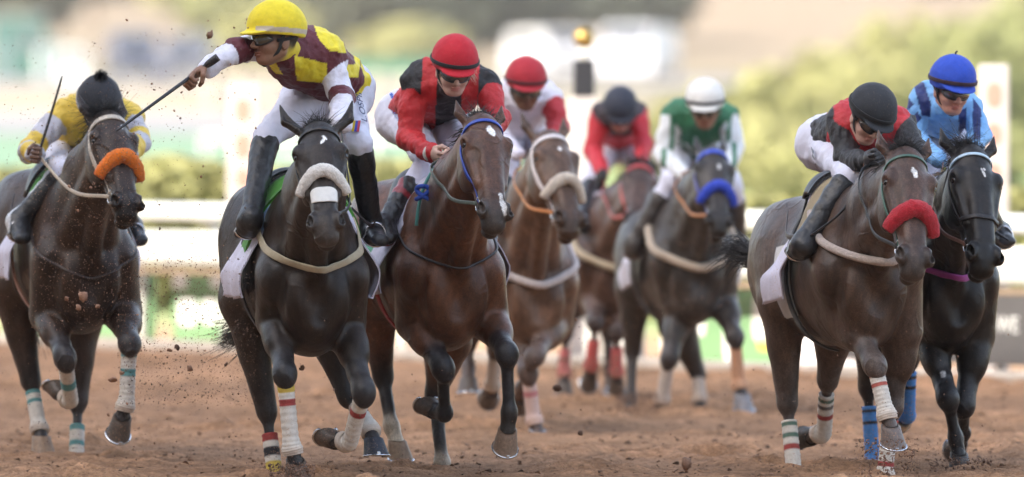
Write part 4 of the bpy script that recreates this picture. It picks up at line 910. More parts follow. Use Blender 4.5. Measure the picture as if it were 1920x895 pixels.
def build_jockey(J, X=None):
    Y = J['Y']; a3 = lambda t: at(t[0], t[1], Y + t[2]); sc = J.get('sc', 1.0); q = J.get('q', 1.0)
    D = {k: a3(v) for k, v in J['j'].items()}
    if X is not None:
        def push(k, r):
            px, py, d = J['j'][k]
            for _ in range(15 if k[0] in 'kh' else 60):
                if field(at(px, py, Y + d)[None, :], X['trunkneck'])[0] > r: break
                d -= .015
            D[k] = at(px, py, Y + d)
        for k_, r_ in (('knL', .07), ('knR', .07), ('anL', .065), ('anR', .065), ('toL', .055), ('toR', .055), ('haL', .05)):
            if k_[2] == 'L' or J.get('pushR'): push(k_, r_)
    skin_c = A(*J.get('skin', (.42, .22, .15))); lip = A(*J.get('lip', tuple(skin_c * A(.85, .55, .55)))); hairc = A(*J.get('hair', (.03, .02, .015)))
    yw, pt, rl = [math.radians(v) for v in J['look']]
    f = A(math.sin(yw) * math.cos(pt), -math.cos(yw) * math.cos(pt), -math.sin(pt)); u = nrm(A(0, 0, 1) - f * f[2]); l = nrm(np.cross(u, f)) * 1.0
    if l @ A(math.cos(yw), math.sin(yw), 0) < 0: l = -l
    u, l = u * math.cos(rl) + l * math.sin(rl), l * math.cos(rl) - u * math.sin(rl)
    hs = J.get('hs', 1.0); C = D['head'] - u * .055 * hs
    root = empty("person", (D['pel'][0], D['pel'][1], 0), J['label'], "jockey", "jockeys riding the racing horses")
    if X is not None: pass
    lat = nrm(D['shR'] - D['shL']); mid = (D['shL'] + D['shR']) / 2; ax = nrm(mid - D['pel']); fr = nrm(np.cross(lat, ax))
    if fr[1] > 0: fr = -fr
    up = -fr if fr @ A(0, 0, 1) > .2 else fr
    ch = mid - ax * .10; P = {}
    wd = np.linalg.norm(D['shR'] - D['shL']) / 2
    tor = [Seg(D['pel'] + ax * .07, ch, (.125 * sc, .092 * sc), (min(wd * .98, .165) * sc, .108 * sc), U=lat, k=.07, tag='t'),
           Ell(ch + ax * .02, ax, .13 * sc, lat, min(wd, .17) * sc, .112 * sc, k=.06, tag='t')]
    sh = [Seg(mid * .3 + D['shL'] * .7, mid * .3 + D['shR'] * .7, .068 * sc, .068 * sc, k=.06, tag='t')]
    arms = []
    for s in 'LR':
        arms += [Seg(D['sh' + s], D['el' + s], (.056 * sc, .056 * sc), .043 * sc, k=.035, tag='u' + s), Seg(D['el' + s], D['ha' + s], .043 * sc, .029 * sc, k=.025, tag='f' + s)]
    pelv = [Seg(D['hipL'], D['hipR'], (.115 * sc, .115 * sc), U=lat, k=.08, tag='p'), Ell(D['pel'], lat, .15 * sc, ax, .12 * sc, .115 * sc, k=.08, tag='p')]
    legs = []; calf = []; foot = []
    for s in 'LR':
        legs.append(Seg(D['hip' + s], D['kn' + s], .094 * sc, .050 * sc, k=.03, tag='h' + s)); k_, an = D['kn' + s], D['an' + s]
        legs.append(Seg(k_, k_ + (an - k_) * J.get('bt', .35), .047 * sc, .045 * sc, k=.02, tag='k' + s))
        calf.append(Seg(k_ + (an - k_) * .12, an, (.048 * sc, .050 * sc), (.035 * sc, .038 * sc), k=.03, tag='c' + s))
        to = D['to' + s]; foot.append(Seg(an, an + (to - an) * .25 + A(0, 0, -.02), .042 * sc, .042 * sc, k=.03, tag='o' + s)); foot.append(Seg(an - (to - an) * .2 + A(0, 0, -.03), to, (.036 * sc, .034 * sc), (.034 * sc, .020 * sc), k=.03, U=lat, tag='o' + s))
    nk = [Seg(mid - ax * .02, C - u * .05 - f * .01, .062 * sc, .052 * sc, k=.04, col=A(*J.get('neckc', tuple(skin_c))))]
    hd = head_prims(C, f, u, l, hs, skin_c, lip, hairc)
    hands = {}
    for s in 'LR':
        w0_ = nrm(D['ha' + s] - D['el' + s]); w = nrm(A(*J['hdir'][s])) if s in J.get('hdir', {}) else w0_; g = nrm(A(*J['grip'].get(s, (.2, -.3, 1)))); g = nrm(g - w * (g @ w)); n = np.cross(w, g); sd = J.get('palm' + s, 1); n = n * sd
        c = D['ha' + s] + w * .055 * sc; hands[s] = (fist(c, w, g, n, sc * 1.0, skin_c), c, g, w, n)
    allp = [p.grow(-.012) for p in tor + sh + arms + pelv + legs + calf + foot] + nk + hd
    for i_, s in enumerate('LR'): w_ = arms[2 * i_ + 1]; allp.append(Seg(w_.a * .3 + w_.b * .7, w_.b, .030 * sc, .027 * sc, k=.02))
    for p in allp:
        if p.col is None: p.col = skin_c
    fine = [(C - .16 * hs, C + .16 * hs, .0042 * q)]
    for s in 'LR':
        if not J.get('hide' + s): allp = allp + hands[s][0]; fine.append((hands[s][1] - .09, hands[s][1] + .09, .0036 * q))
    v, qd = skin(allp, .012 * q, fine); c = np.zeros((len(v), 3))
    c[:] = blendcols(v, [p for p in allp if not p.sub], skin_c, .006)
    make("body", v, qd, SKIN, root, cols=c)
    # jacket
    gt = [p.grow(.016 * sc) for p in tor + sh] + [p.grow(.012 * sc, .02) for p in arms]
    for p in gt:
        if p.tag[0] == 'f': p.b = p.a + (p.b - p.a) * .97; p.L *= .97
    gt.append(Seg(mid - ax * .04, mid * .45 + (C - u * .09) * .55, .085 * sc, .060 * sc, k=.05, tag='t'))
    gt.append(Seg(D['pel'] + ax * .09, D['pel'] + ax * .15, (.142 * sc, .11 * sc), U=lat, k=.04, tag='t'))
    def wr(amp, fq):
        return lambda Q: amp * (n3(Q * A(1, 1, 1.7), fq, 2) + .6 * n3(Q * A(1.6, 1, .8), fq * 2.1, 5) + .35 * n3(Q, fq * 4.3, 6))
    v, qd = skin(gt, .0065 * q, (), wr(.010, 13)); X_ = v.astype(np.float32); dd = np.stack([p.d(X_[:, 0], X_[:, 1], X_[:, 2]) for p in gt], 1)
    tags = [p.tag for p in gt]; isT = np.array([t == 't' for t in tags]); dT = dd[:, isT].min(1)
    Q = dict(v=v, lat=((v - mid) @ lat) / .2, ax=((v - D['pel']) @ ax) / (np.linalg.norm(mid - D['pel'])), fr=(v - (D['pel'] + mid) / 2) @ fr, n=len(v), mid=mid)
    for t in ('uL', 'fL', 'uR', 'fR'):
        i = tags.index(t); p = gt[i]; Q['d' + t] = dd[:, i]; Q['t' + t] = p.par(X_[:, 0], X_[:, 1], X_[:, 2])[4]; Q['U' + t] = (v - p.a) @ lat; Q['F' + t] = (v - p.a) @ A(0, -1, 0)
    dA = np.minimum(np.minimum(Q['duL'], Q['dfL']), np.minimum(Q['duR'], Q['dfR'])); Q['arm'] = (dA < dT - .012)
    L_ = np.minimum(Q['duL'], Q['dfL']) < np.minimum(Q['duR'], Q['dfR']); Q['left'] = L_
    tl = np.where(Q['duL'] < Q['dfL'], Q['tuL'] * .5, .5 + Q['tfL'] * .5); tr = np.where(Q['duR'] < Q['dfR'], Q['tuR'] * .5, .5 + Q['tfR'] * .5); Q['t'] = np.where(L_, tl, tr)
    cc = np.zeros((len(v), 3)); J['silk'](Q, cc); make("jacket", v, qd, SILK, root, cols=cc)
    # breeches
    gb = [p.grow(.008 * sc) for p in pelv + legs] + [Seg(D['pel'], D['pel'] + ax * .16, (.125 * sc, .09 * sc), U=lat, k=.05)]; v, qd = skin(gb, .0075 * q, (), wr(.0065, 12)); cc = np.zeros((len(v), 3)); cc[:] = J.get('breech', (.70, .70, .82))
    br = make("breeches", v, qd, BREE, root, cols=cc)
    # boots
    for i, s in enumerate('LR'):
        k_, an = D['kn' + s], D['an' + s]; c0 = calf[i]; b0 = J.get('bt', .35) - .06
        cs = Seg(k_ + (an - k_) * b0, an, (.053 * sc + .009, .055 * sc + .008), (.044 * sc, .046 * sc), k=.03)
        gb = [cs] + [p.grow(.009 * sc) for p in foot[2 * i:2 * i + 2]]
        v, qd = skin(gb, .0065 * q, (), wr(J.get('bwr', .004), 17)); cc = np.zeros((len(v), 3)); cc[:] = J.get('boot', (.02, .02, .022))
        if 'bootf' in J: tt = ((v - k_) @ nrm(an - k_)) / np.linalg.norm(an - k_); J['bootf'](cc, tt, v, D, s)
        make("boot", v, qd, BOOT, root, cols=cc)
        if X is not None:
            to = D['to' + s]; c = an + (to - an) * .45 + A(0, 0, -.045); ww = nrm(np.cross(to - an, A(0, 0, 1))); th = np.linspace(0, 2 * math.pi, 19)[:-1]
            pth = np.array([c + ww * .058 * math.cos(t) * (1.1 if math.sin(t) < 0 else .8) + A(0, 0, 1) * (.055 * math.sin(t) + .035) for t in th]); vv, ff = tube(pth, .006, 6, closed=True, cap=False)
            st = make("stirrup", vv, ff, MC('metal', J.get('stir', (.6, .6, .63))), X['root'])
            sgn = -1 if s == 'L' else 1; PP, NN = barrel(X, [.06], [sgn * .75], .08); pp = spline(np.array([PP[0], (PP[0] + c) / 2 + X['lf'] * sgn * .03, c + A(0, 0, .09)]), 12)
            strap("stirrup_leather", pp, [X['lf'] * sgn] * 12, .012, .003, MC('leather', J.get('stl', (.03, .02, .02))), X['root'])
    # helmet
    hh = J.get('hh', 1.0) * hs; h = lambda a, b, c=0: C + (f * a + u * b + l * c) * hs; hc = J['cap']
    hp = [Ell(h(-.004, .042), f, .126 * hh, l, .107 * hh, .112 * hh, k=.01), Ell(h(.0, -.17), f, .40 * hh, l, .40 * hh, .175 * hh, k=.008, sub=True), Ell(h(.0, .03), f, .10 * hh, l, .085 * hh, .09 * hh, k=.008, sub=True)]
    hp.append(Ell(h(.095, .014), nrm(f - u * .25), .062 * hh, l, .080 * hh, .009 * hh, k=.016))
    v, qd = skin(hp, .0048 * q, (), lambda Q_: .0016 * n3(Q_, 22, 3) + .0011 * n3(Q_, 50, 4)); c4 = v - C; az = np.arctan2(c4 @ l, c4 @ f); el = (c4 @ u) / hs
    cc = np.zeros((len(v), 3)); cc[:] = hc
    if 'capf' in J: J['capf'](cc, az, el, c4 @ f / hs)
    he = make("helmet", v, qd, M("cap_" + J['name'], attr=True, rough=J.get('cr', .8), var=.10, scale=30, bump=.35, bscale=150, sheen=.1, dust=.15), root, cols=cc)
    az = np.linspace(0, 2 * math.pi, 49)[:-1]; P0 = np.array([h(-.004, .030) + (f * 1.1 * math.cos(t) + l * math.sin(t)) * .14 * hh for t in az])
    dome = [Ell(h(-.004, .042), f, .126 * hh, l, .107 * hh, .112 * hh, k=.01)]; P0, N0 = cast(np.repeat(h(-.004, .034)[None, :], 48, 0), np.array([nrm(f * math.cos(t) + l * math.sin(t) + u * .02) for t in az]), dome, .004, far=.2)
    if J.get('band'): vv, ff = tube(P0, None, 8, N=N0, flat=(.0095, .003), closed=True, cap=False); make("helmet_band", vv, ff, MC('cloth', J['band']), he)
    if J.get('top') == 'pom':
        pc = h(-.055, .150); r_ = np.random.default_rng(2); ds = [nrm(r_.normal(size=3)) for _ in range(420)]
        hair("pompom", [pc + d * .004 for d in ds], ds, [.030 + .006 * r_.random() for _ in ds], .0022, MC('hair', (.015, .015, .018)), he, droop=0, n=3, curl=.1)
    elif J.get('top'):
        vv, ff = tube(spline(np.array([h(-.01, .15), h(-.012, .163), h(.004, .170)]), 6), .004, 6); make("cap_button", vv, ff, MC('cloth', J['top']), he)
    # goggles with strap
    gc = J.get('gog', (.015, .015, .018)); nu, nv = 34, 10; V = []
    for lay in (0, 1):
        for i in range(nu):
            x = -1 + 2 * i / (nu - 1); a = x * 1.12; hgt = .021 * (1 - abs(x) ** 5) * (1 - .35 * math.exp(-(x / .16) ** 2))
            for j in range(nv):
                y = -1 + 2 * j / (nv - 1); rr = 1 - .06 * y * y - .06 * lay
                V.append(h(.012 + .094 * math.cos(a) * rr, -.019 + hgt * y - .004 * math.cos(x * 3), .080 * math.sin(a) * rr))
    n_ = nu * nv; fs = []
    for i in range(nu - 1):
        for j in range(nv - 1):
            a = i * nv + j; fs += [(a, a + nv, a + nv + 1, a + 1), (a + n_, a + n_ + 1, a + nv + 1 + n_, a + nv + n_)]
    gm = M("goggle_lens_" + J['name'], J.get('lens', (.05, .045, .04)), rough=.06, var=0, coat=1.0, spec=.8)
    gg = make("goggles", V, fs, gm, root); rim = [V[i * nv] for i in range(nu)] + [V[i * nv + nv - 1] for i in range(nu - 1, -1, -1)]
    vv, ff = tube(np.array(rim), .0042, 6, closed=True, cap=False); make("goggle_frame", vv, ff, MC('plastic', gc), gg)
    for s in (-1, 1):
        pp = spline(np.array([h(.035, -.018, s * .074), h(0, -.012, s * .082), h(-.05, .004, s * .078)]), 8); strap("goggle_strap", pp, [l * s] * 8, .008, .002, MC('cloth', gc), gg)
    pp = spline(np.array([h(.01, .01, -.086), h(.02, -.06, -.066), h(.045, -.118, -.02), h(.045, -.118, .02), h(.02, -.06, .066), h(.01, .01, .086)]), 30)
    strap("chin_strap", pp, [nrm(p - C) for p in pp], .008, .0025, MC('cloth', J.get('chin', (.02, .02, .02))), root)
    if J.get('collar'):
        th = np.linspace(0, 2 * math.pi, 25)[:-1]; nn_ = nrm(C - mid); e1 = nrm(np.cross(nn_, A(.1, -1, .2))); e2 = np.cross(nn_, e1)
        pp = np.array([mid + nn_ * .065 + (e1 * math.cos(t) + e2 * math.sin(t)) * .070 * sc for t in th]); vv, ff = tube(pp, .012, 8, closed=True, cap=False); make("collar", vv, ff, MC('cloth', J['collar']), root)
    if J.get('gloves'):
        for s in 'LR':
            if J.get('hide' + s): continue
            gp = [p.grow(.0025) for p in hands[s][0]]; v, qd = skin(gp, .004 * q); g_ = make("glove", v, qd, MC('leather', J['gloves']), root)
    if J.get('cuff'):
        for s in 'LR':
            w = hands[s][3]; b = D['ha' + s] - w * .012; vv, ff = tube(np.array([b - w * .014, b - w * .012, b + w * .012, b + w * .014]), [.03, .043 * sc, .041 * sc, .03], 16); make("cuff", vv, ff, MC('cloth', J['cuff']), root)
    return dict(root=root, D=D, hands=hands, breech=gb, legsp=[p.grow(.010 * sc) for p in pelv + legs], C=C, f=f, u=u, l=l, h=h, he=he, jack=gt, br=br, hs=hs)

def whip(name, pts, r, label, flap=None, n=30):
    P = spline(np.array(pts), n); uu = np.linspace(0, 1, n)
    rr = np.interp(uu, [0, .02, .16, .2, .5, .52, .97, 1], [r * 2.1, r * 2.2, r * 2.0, r * 1.2, r * .95, r, r * .7, r * .4])
    v, f = tube(P, rr, 10); o = make(name, v, f, MC('leather', (.018, .018, .022)), None, base=P[0])
    setup(o, label, "whip", "riding whips held by jockeys")
    if flap:
        d = nrm(P[-1] - P[-2]); s = A(1, .2, .1); strap("whip_flap", np.array([P[-1] - d * .03, P[-1], P[-1] + d * .05, P[-1] + d * .09]), [A(0, -1, .2)] * 4, .011, .002, MC('leather', flap), o)
    return o

def text_on(s, origin, dx, size, prims, col, parent, name="lettering", off=.012, sq=1.0, shear=.2, hint=None):
    """lettering wrapped on a rider's clothing: baseline from origin along dx, scaled to size"""
    cu = bpy.data.curves.new("t", 'FONT'); cu.body = s; cu.size = 1; cu.shear = shear; cu.offset = .012
    o = bpy.data.objects.new("t", cu); COL.objects.link(o); bpy.context.view_layer.update()
    me = o.to_mesh(); V = np.array([v.co[:] for v in me.vertices]); Fc = [list(p.vertices) for p in me.polygons]; o.to_mesh_clear(); bpy.data.objects.remove(o); bpy.data.curves.remove(cu)
    dx = nrm(dx); N = A(0, -1, 0) if hint is None else nrm(hint); N = nrm(N - dx * (N @ dx)); dy = np.cross(N, dx)
    P = origin + (V[:, :1] * dx + V[:, 1:2] * dy * sq) * size
    P, _ = cast(P - N * .3, np.tile(N, (len(P), 1)), prims, off, it=70, far=.8)
    return make(name, P, Fc, MC('paint', col), parent, smooth=False)
# ------------------------------------------------------------------ the eight horses
W_ = (.66, .62, .56)
RED = (.32, .05, .045); YEL = (.62, .46, .09); BLK = (.02, .02, .025); TEAL = (.12, .30, .30); GRN = (.10, .17, .13); BLU = (.07, .22, .52)
def cc2(x, ph, c): m = (x > .70) & (ph < -.2) & (ph > -.9); c[m] = (.28, .42, .62); return c
def cc3(x, ph, c):
    for a, b in ((.25, -1.2), (.3, -1.75), (.25, 1.2)): m = (np.abs(x - a) / .22) ** 2 + (np.abs(ph - b) / .2) ** 2 < 1; c[m] = (.10, .36, .22)
    return c
HS = {}
HS[1] = dict(Y=42.5, chest=(165, 520), yaw=14, coat=(.042, .024, .016), leg=(.035, .030, .030), poll=(203, 222), muzz=(242, 408), hyaw=22, Sh=1.04, q=1.05, S=1.0,
    label="dark brown horse at the left with a puffy orange noseband and cream bridle", mane=(.014, .012, .012), tuft=420, lock=(-.7, .3, -.35, .10), marks=[(.10, .03, .014, .006, 0)], ears=(.08, -.02), polldY=-.45,
    legs=[('f', -1, [(93, 590), (122, 672, -.9), (132, 752, 1), (112, 735, .6)], (.0, 1, W_, [(.0, .07, TEAL), (.33, .43, TEAL)])),
          ('f', 1, [(228, 585), (243, 645, -1), (237, 752, .0), (222, 812, .5)], (.0, 1, W_, [(.0, .10, TEAL), (.28, .38, TEAL)])),
          ('h', -1, [(22, 540), (58, 715, .5), (72, 795, -.3), (80, 838, -.7)], (.12, 1, W_, [(.0, .09, TEAL), (.2, .28, TEAL)]), dict(hoof=(.3, .2, .13))),
          ('h', 1, [(150, 600), (146, 752, -.2), (143, 872, -.6), (145, 915, -.6)], (.25, 1, W_, [(.0, .09, TEAL), (.25, .33, TEAL)]))],
    tack=dict(bridle=(.55, .48, .40), bw=.014, nose=((.95, .22, .02), .038, .305, 1), pad=(.07, .28, .05), cloth=(.66, .64, .76), breast=((.05, .035, .03), .008, .05, 'cord'), cs=(.0, .2, -118, 118), girth=(.5, .3, .25)),
    tail=[(60, 560, .3), (75, 650, .4)])
HS[2] = dict(Y=40.0, chest=(592, 556), yaw=10, muzzle=(.045, .036, .031), coat=(.024, .015, .011), leg=(.028, .025, .026), poll=(597, 244), muzz=(613, 446), hyaw=3, Sh=1.06, S=1.0,
    label="dark brown horse in front with a white sheepskin noseband and a white nose strip", mane=(.02, .017, .016), tuft=160, lock=(-.7, .3, -.1, .075),
    marks=[(.118, .012, .024, .007, -.45), (.098, .022, .015, .006, .5)], ears=(.17, .0),
    legs=[('f', -1, [(520, 600), (534, 702, -.9), (546, 832, .1), (560, 898, .6)], (.0, 1, W_, [(.02, .13, YEL), (.22, .30, RED)])),
          ('f', 1, [(645, 610), (682, 735, -1), (655, 830, 1), (622, 824, .7)], (.0, 1, W_, [(.2, .28, RED)])),
          ('h', -1, [(455, 560), (500, 770, .6), (517, 905, -.5), (523, 950, -.5)], (.2, 1, W_, [(.0, .12, RED), (.2, .3, BLK), (.36, .5, YEL)])),
          ('h', 1, [(620, 620), (652, 742, -.3), (692, 800, -.7), (704, 842, -.8)], (.25, 1, W_, [(.1, .2, RED)]), dict(hoof=(.03, .035, .05)))],
    tack=dict(bridle=(.02, .02, .022), nose=((.90, .86, .80), .031, .30, 1), patch=(.74, .72, .68), ccols=cc2, pad=(.08, .30, .04), cloth=(.66, .64, .76), breast=((.42, .36, .25), .018, .18, 'strap'), cs=(.0, .33, -118, 118)),
    tail=[(470, 600, .35), (415, 640, .5)])
HS[3] = dict(el=.72, Y=41.0, chest=(852, 548), yaw=13, coat=(.105, .043, .022), leg=(.022, .020, .022), poll=(905, 228), muzz=(929, 424), hyaw=16, Sh=1.05, polldY=-.5,
    label="reddish bay horse with a blue bridle and a white star", mane=(.02, .012, .010), tuft=220, lock=(-.95, .0, 0, .07), face=(.088, .040, .024), muzzle=(.05, .04, .035),
    marks=[(.105, .010, .032, .018, .2), (.50, .03, .055, .012, .15)], ears=(.08, .0),
    legs=[('f', -1, [(780, 603), (830, 690, -.8), (834, 775, .6), (806, 765, .8)], None),
          ('f', 1, [(915, 600), (950, 663, -.9), (955, 774, .1), (948, 835, .5)], None, dict(hoof=(.24, .16, .11), fet=(.03, .025, .022))),
          ('h', -1, [(700, 560), (718, 705, .5), (734, 800, -.3), (750, 850, -.7)], None, dict(fet=(.55, .48, .38), hoof=(.30, .21, .14))),
          ('h', 1, [(840, 640), (816, 738, .3), (829, 868, -.5), (832, 912, -.5)], None, dict(fet=(.5, .42, .32)))],
    tack=dict(bridle=(.03, .07, .40), bk='plastic', bw=.009, cloth=(.68, .66, .78), cshape=(-.055, -.02), ccols=cc3, breast=((.03, .028, .03), .006, .17, 'cord'), cs=(-.14, .33, -118, 118), girth=(.40, .03, .03), ruf=.008))
HS[4] = dict(Y=46.5, chest=(1003, 560), yaw=14, coat=(.125, .068, .043), leg=(.09, .06, .05), poll=(1031, 258), muzz=(1073, 436), hyaw=22, Sh=1.10, q=1.5, S=1.0, polldY=-.5,
    label="brown horse with a white bridle and white fleece noseband beside the blue-bridled bay", mane=(.06, .035, .025), tuft=60, lock=(-.9, .1, 0, .04), marks=[(.13, .0, .012, .010, 0)], ears=(.09, -.0),
    legs=[('f', -1, [(968, 610), (990, 699, -.8), (1000, 780, .2), (1010, 822, -.3)], (.1, 1, (.62, .45, .40), [(.2, .3, (.5, .2, .2))]), dict(hoof=(.3, .32, .36))),
          ('f', 1, [(1040, 606), (1003, 668, -1), (978, 728, 1), (975, 750, .7)], None),
          ('h', -1, [(905, 560), (876, 645, .3), (878, 690, -.3), (878, 716, -.5)], None),
          ('h', 1, [(950, 600), (930, 655, .4), (924, 715, .2), (918, 742, .8)], (.1, 1, (.5, .42, .35), []))],
    tack=dict(bridle=(.72, .66, .66), bk='plastic', bw=.014, nose=((.70, .60, .50), .032, .335, 1), cloth=(.62, .5, .6), breast=((.66, .58, .56), .021, .13, 'fleece'), cs=(.0, .2, -118, 118)))
HS[5] = dict(pitch=.1, Y=51.5, chest=(1158, 515), yaw=14, coat=(.095, .052, .038), leg=(.06, .04, .035), poll=(1202, 318), muzz=(1190, 430), hyaw=5, Sh=.95, q=1.9, S=.93, polldY=-.5,
    label="rearmost brown horse with a red bridle and red leg wraps", mane=(.02, .014, .014), tuft=220, lock=(-.8, .2, -.1, .13), ears=(.05, -.02),
    legs=[('f', -1, [(1118, 560), (1116, 605, -.8), (1109, 680, .3), (1106, 705, .4)], (.3, 1, (.55, .10, .09), [])),
          ('f', 1, [(1185, 570), (1157, 622, -.8), (1156, 690, .3), (1156, 722, .4)], (.3, 1, (.55, .13, .12), [])),
          ('h', -1, [(1080, 530), (1060, 625, .4), (1058, 695, -.2), (1058, 725, -.3)], (.3, 1, (.5, .15, .14), [])),
          ('h', 1, [(1150, 560), (1140, 620, .4), (1142, 690, -.2), (1146, 715, -.3)], None)],
    tack=dict(bridle=(.50, .05, .05), bk='plastic', bw=.016, cloth=(.66, .6, .68), breast=((.58, .48, .34), .022, .12, 'fleece'), cs=(.0, .2, -118, 118)))
HS[6] = dict(Y=49.5, chest=(1306, 512), yaw=9, pitch=.14, coat=(.045, .037, .033), leg=(.04, .032, .03), poll=(1336, 287), muzz=(1350, 434), hyaw=10, Sh=1.0, q=1.7, S=.98, polldY=-.5,
    label="dark grey-brown horse with a bright blue fleece noseband and browband", mane=(.02, .017, .016), tuft=60, lock=(-.8, .2, 0, .04), marks=[(.17, .01, .02, .01, 0)], ears=(.03, -.03),
    legs=[('f', -1, [(1276, 590), (1255, 672, -.5), (1243, 740, .3), (1241, 768, .3)], (.15, 1, (.5, .42, .36), [])),
          ('f', 1, [(1352, 565), (1378, 632, -.8), (1385, 715, .2), (1392, 748, -.3)], (.1, 1, (.50, .27, .16), []), dict(hoof=(.2, .2, .22))),
          ('h', -1, [(1190, 540), (1186, 655, .5), (1182, 745, -.4), (1186, 778, -.5)], None, dict(th=1.0)),
          ('h', 1, [(1270, 610), (1308, 700, .3), (1312, 742, -.3), (1312, 768, -.3)], (.2, 1, (.5, .42, .36), []))],
    tack=dict(bridle=(.05, .07, .35), bk='plastic', brow=(.04, .08, .5), bw=.016, nose=((.03, .07, .55), .032, .33, 1), cloth=(.66, .66, .76), breast=((.56, .46, .36), .024, .13, 'fleece'), cs=(.0, .2, -118, 118)))
HS[7] = dict(el=.72, Y=40.5, chest=(1636, 540), yaw=13, pitch=.10, coat=(.070, .043, .031), leg=(.070, .053, .046), poll=(1700, 292), muzz=(1715, 512), hyaw=14, Sh=1.10, S=1.0, polldY=-.45,
    label="brown horse at the right with a fluffy red noseband and a pale star", mane=(.018, .014, .013), tuft=420, lock=(-.95, .1, -.1, .085), face=(.072, .040, .029), muzzle=(.05, .038, .033),
    marks=[(.135, .005, .026, .014, .15)], ears=(.09, -.0),
    legs=[('f', -1, [(1588, 590), (1640, 685, -1), (1660, 768, -.2), (1673, 818, -.3)], (.05, 1, W_, [(.03, .10, (.42, .10, .08)), (.24, .30, (.42, .10, .08))]), dict(hoof=(.16, .13, .12))),
          ('f', 1, [(1690, 620), (1672, 762, .2), (1660, 882, -.2), (1658, 930, -.3)], (.1, 1, W_, [(.0, .06, RED), (.3, .38, RED), (.55, .62, RED)])),
          ('h', -1, [(1465, 560), (1476, 755, .6), (1489, 885, -.5), (1492, 925, -.5)], (.15, 1, W_, [(.02, .09, GRN), (.18, .25, GRN), (.33, .39, RED)])),
          ('h', 1, [(1568, 600), (1552, 712, .5), (1544, 812, .6), (1518, 818, .6)], (.15, 1, W_, [(.04, .10, GRN), (.17, .23, (.15, .13, .12)), (.32, .38, RED)]), dict(hoof=(.05, .045, .04)))],
    tack=dict(bridle=(.06, .13, .10), bk='plastic', bw=.007, nose=((.50, .02, .035), .041, .335, 1), cloth=(.66, .64, .76), breast=((.56, .47, .42), .020, .21, 'fleece'), cs=(.0, .12, -118, 118), girth=(.03, .03, .03), cf=.16, ss=(.08, .24, -30, 30), cshape=(-.10, -.03),
        under=((-.20, .10, -134, -60), (.62, .60, .57)), pad=(.30, .23, .13)),
    tail=[(1415, 480, .25), (1385, 468, .35), (1362, 488, .45)])
HS[8] = dict(el=.72, Y=41.6, chest=(1788, 560), yaw=14, coat=(.015, .011, .009), leg=(.015, .013, .014), poll=(1822, 288), muzz=(1846, 508), hyaw=18, Sh=1.12, S=.95, polldY=-.5,
    label="black horse at the far right with a thin white forehead mark and a checked browband", mane=(.018, .014, .014), tuft=300, lock=(-.8, .1, -.5, .10), marks=[(.14, .010, .022, .005, .35), (.122, .018, .010, .006, 0)], ears=(.11, .0),
    bodymarks=[(1768, 700, .016)],
    legs=[('f', -1, [(1745, 632), (1777, 747, -.9), (1792, 822, .2), (1799, 864, -.2)], None, dict(hoof=(.05, .045, .045))),
          ('f', 1, [(1828, 630), (1808, 760, -.5), (1806, 812, .9), (1794, 838, .8)], None),
          ('h', -1, [(1640, 620), (1627, 725, .5), (1636, 862, -.3), (1637, 900, -.5)], (.15, 1, BLU, [(.04, .09, BLK), (.2, .25, BLK)])),
          ('h', 1, [(1715, 600), (1706, 672, .5), (1702, 775, .3), (1692, 788, .8)], (.12, 1, BLU, [(.05, .1, BLK), (.22, .28, BLK)]), dict(hoof=(.5, .4, .3)))],
    tack=dict(bridle=(.018, .016, .018), bw=.008, brow=(.45, .60, .72), browk='plastic', nb=.36, cloth=(.62, .62, .78), breast=((.30, .05, .24), .018, .16, 'strap'), cs=(.0, .2, -118, 118)), dirty=.2)
# ------------------------------------------------------------------ racing silks (colour of the cloth over the rider's own body)
def panels(Q, polys, c, col, mask=None):
    v = Q['v']; px = 960 + v[:, 0] / v[:, 1] * F; py = HZ - (v[:, 2] - CAMZ) / v[:, 1] * F      # sewn panels, laid out in the cloth's own width and height
    for pts in polys:
        m = np.zeros(len(v), bool); n = len(pts)
        for i in range(n):
            (x0, y0), (x1, y1) = pts[i], pts[(i + 1) % n]; m ^= ((y0 > py) != (y1 > py)) & (px < (x1 - x0) * (py - y0) / (y1 - y0 + 1e-9) + x0)
        c[m if mask is None else m & mask] = col
def silk2(Q, c):
    mar, yel, wh = (.115, .018, .030), (.80, .66, .03), (.74, .73, .84); v = Q['v']
    c[:] = mar
    body = ~Q['arm']; panels(Q, ([(586, 40), (614, 38), (638, 58), (650, 100), (618, 96), (598, 74)], [(596, 24), (640, 38), (668, 78), (676, 118), (668, 124), (656, 80), (632, 46)], [(552, 104), (614, 120), (612, 156), (556, 152)], [(640, 125), (676, 118), (672, 146), (640, 146)], [(500, 118), (516, 116), (530, 140), (516, 138)]), c, yel, body)
    c[(Q['ax'] < .24) & body] = yel
    c[Q['arm']] = wh; m = Q['arm'] & (Q['t'] > .50) & (Q['t'] < .66) & ~Q['left']; c[m] = mar
    m = Q['arm'] & (Q['t'] > .36) & (Q['t'] < .58) & Q['left']; c[m] = mar
def silk3(Q, c):
    red, bl = (.50, .018, .022), (.014, .013, .016); c[:] = red; L = np.abs(Q['lat'])
    body = ~Q['arm']; c[body & (L < .30)] = bl; c[body & (L > .66) & (L < 1.0) & (Q['ax'] > .35)] = bl
    m = Q['arm'] & (Q['t'] < .10); c[m] = bl
def silk1(Q, c):
    y, g = (.72, .50, .06), (.50, .49, .55); c[:] = y; c[(~Q['arm']) & (np.abs(Q['lat']) < .5) & (Q['ax'] < .9) & (Q['ax'] > .3) & (np.abs(Q['lat']) > .15)] = (.30, .27, .27)
    a = Q['arm']; c[a & (Q['t'] > .12) & (Q['t'] < .34)] = g; c[a & (Q['t'] > .5) & (Q['t'] < .62)] = g; c[a & (Q['t'] > .86)] = g
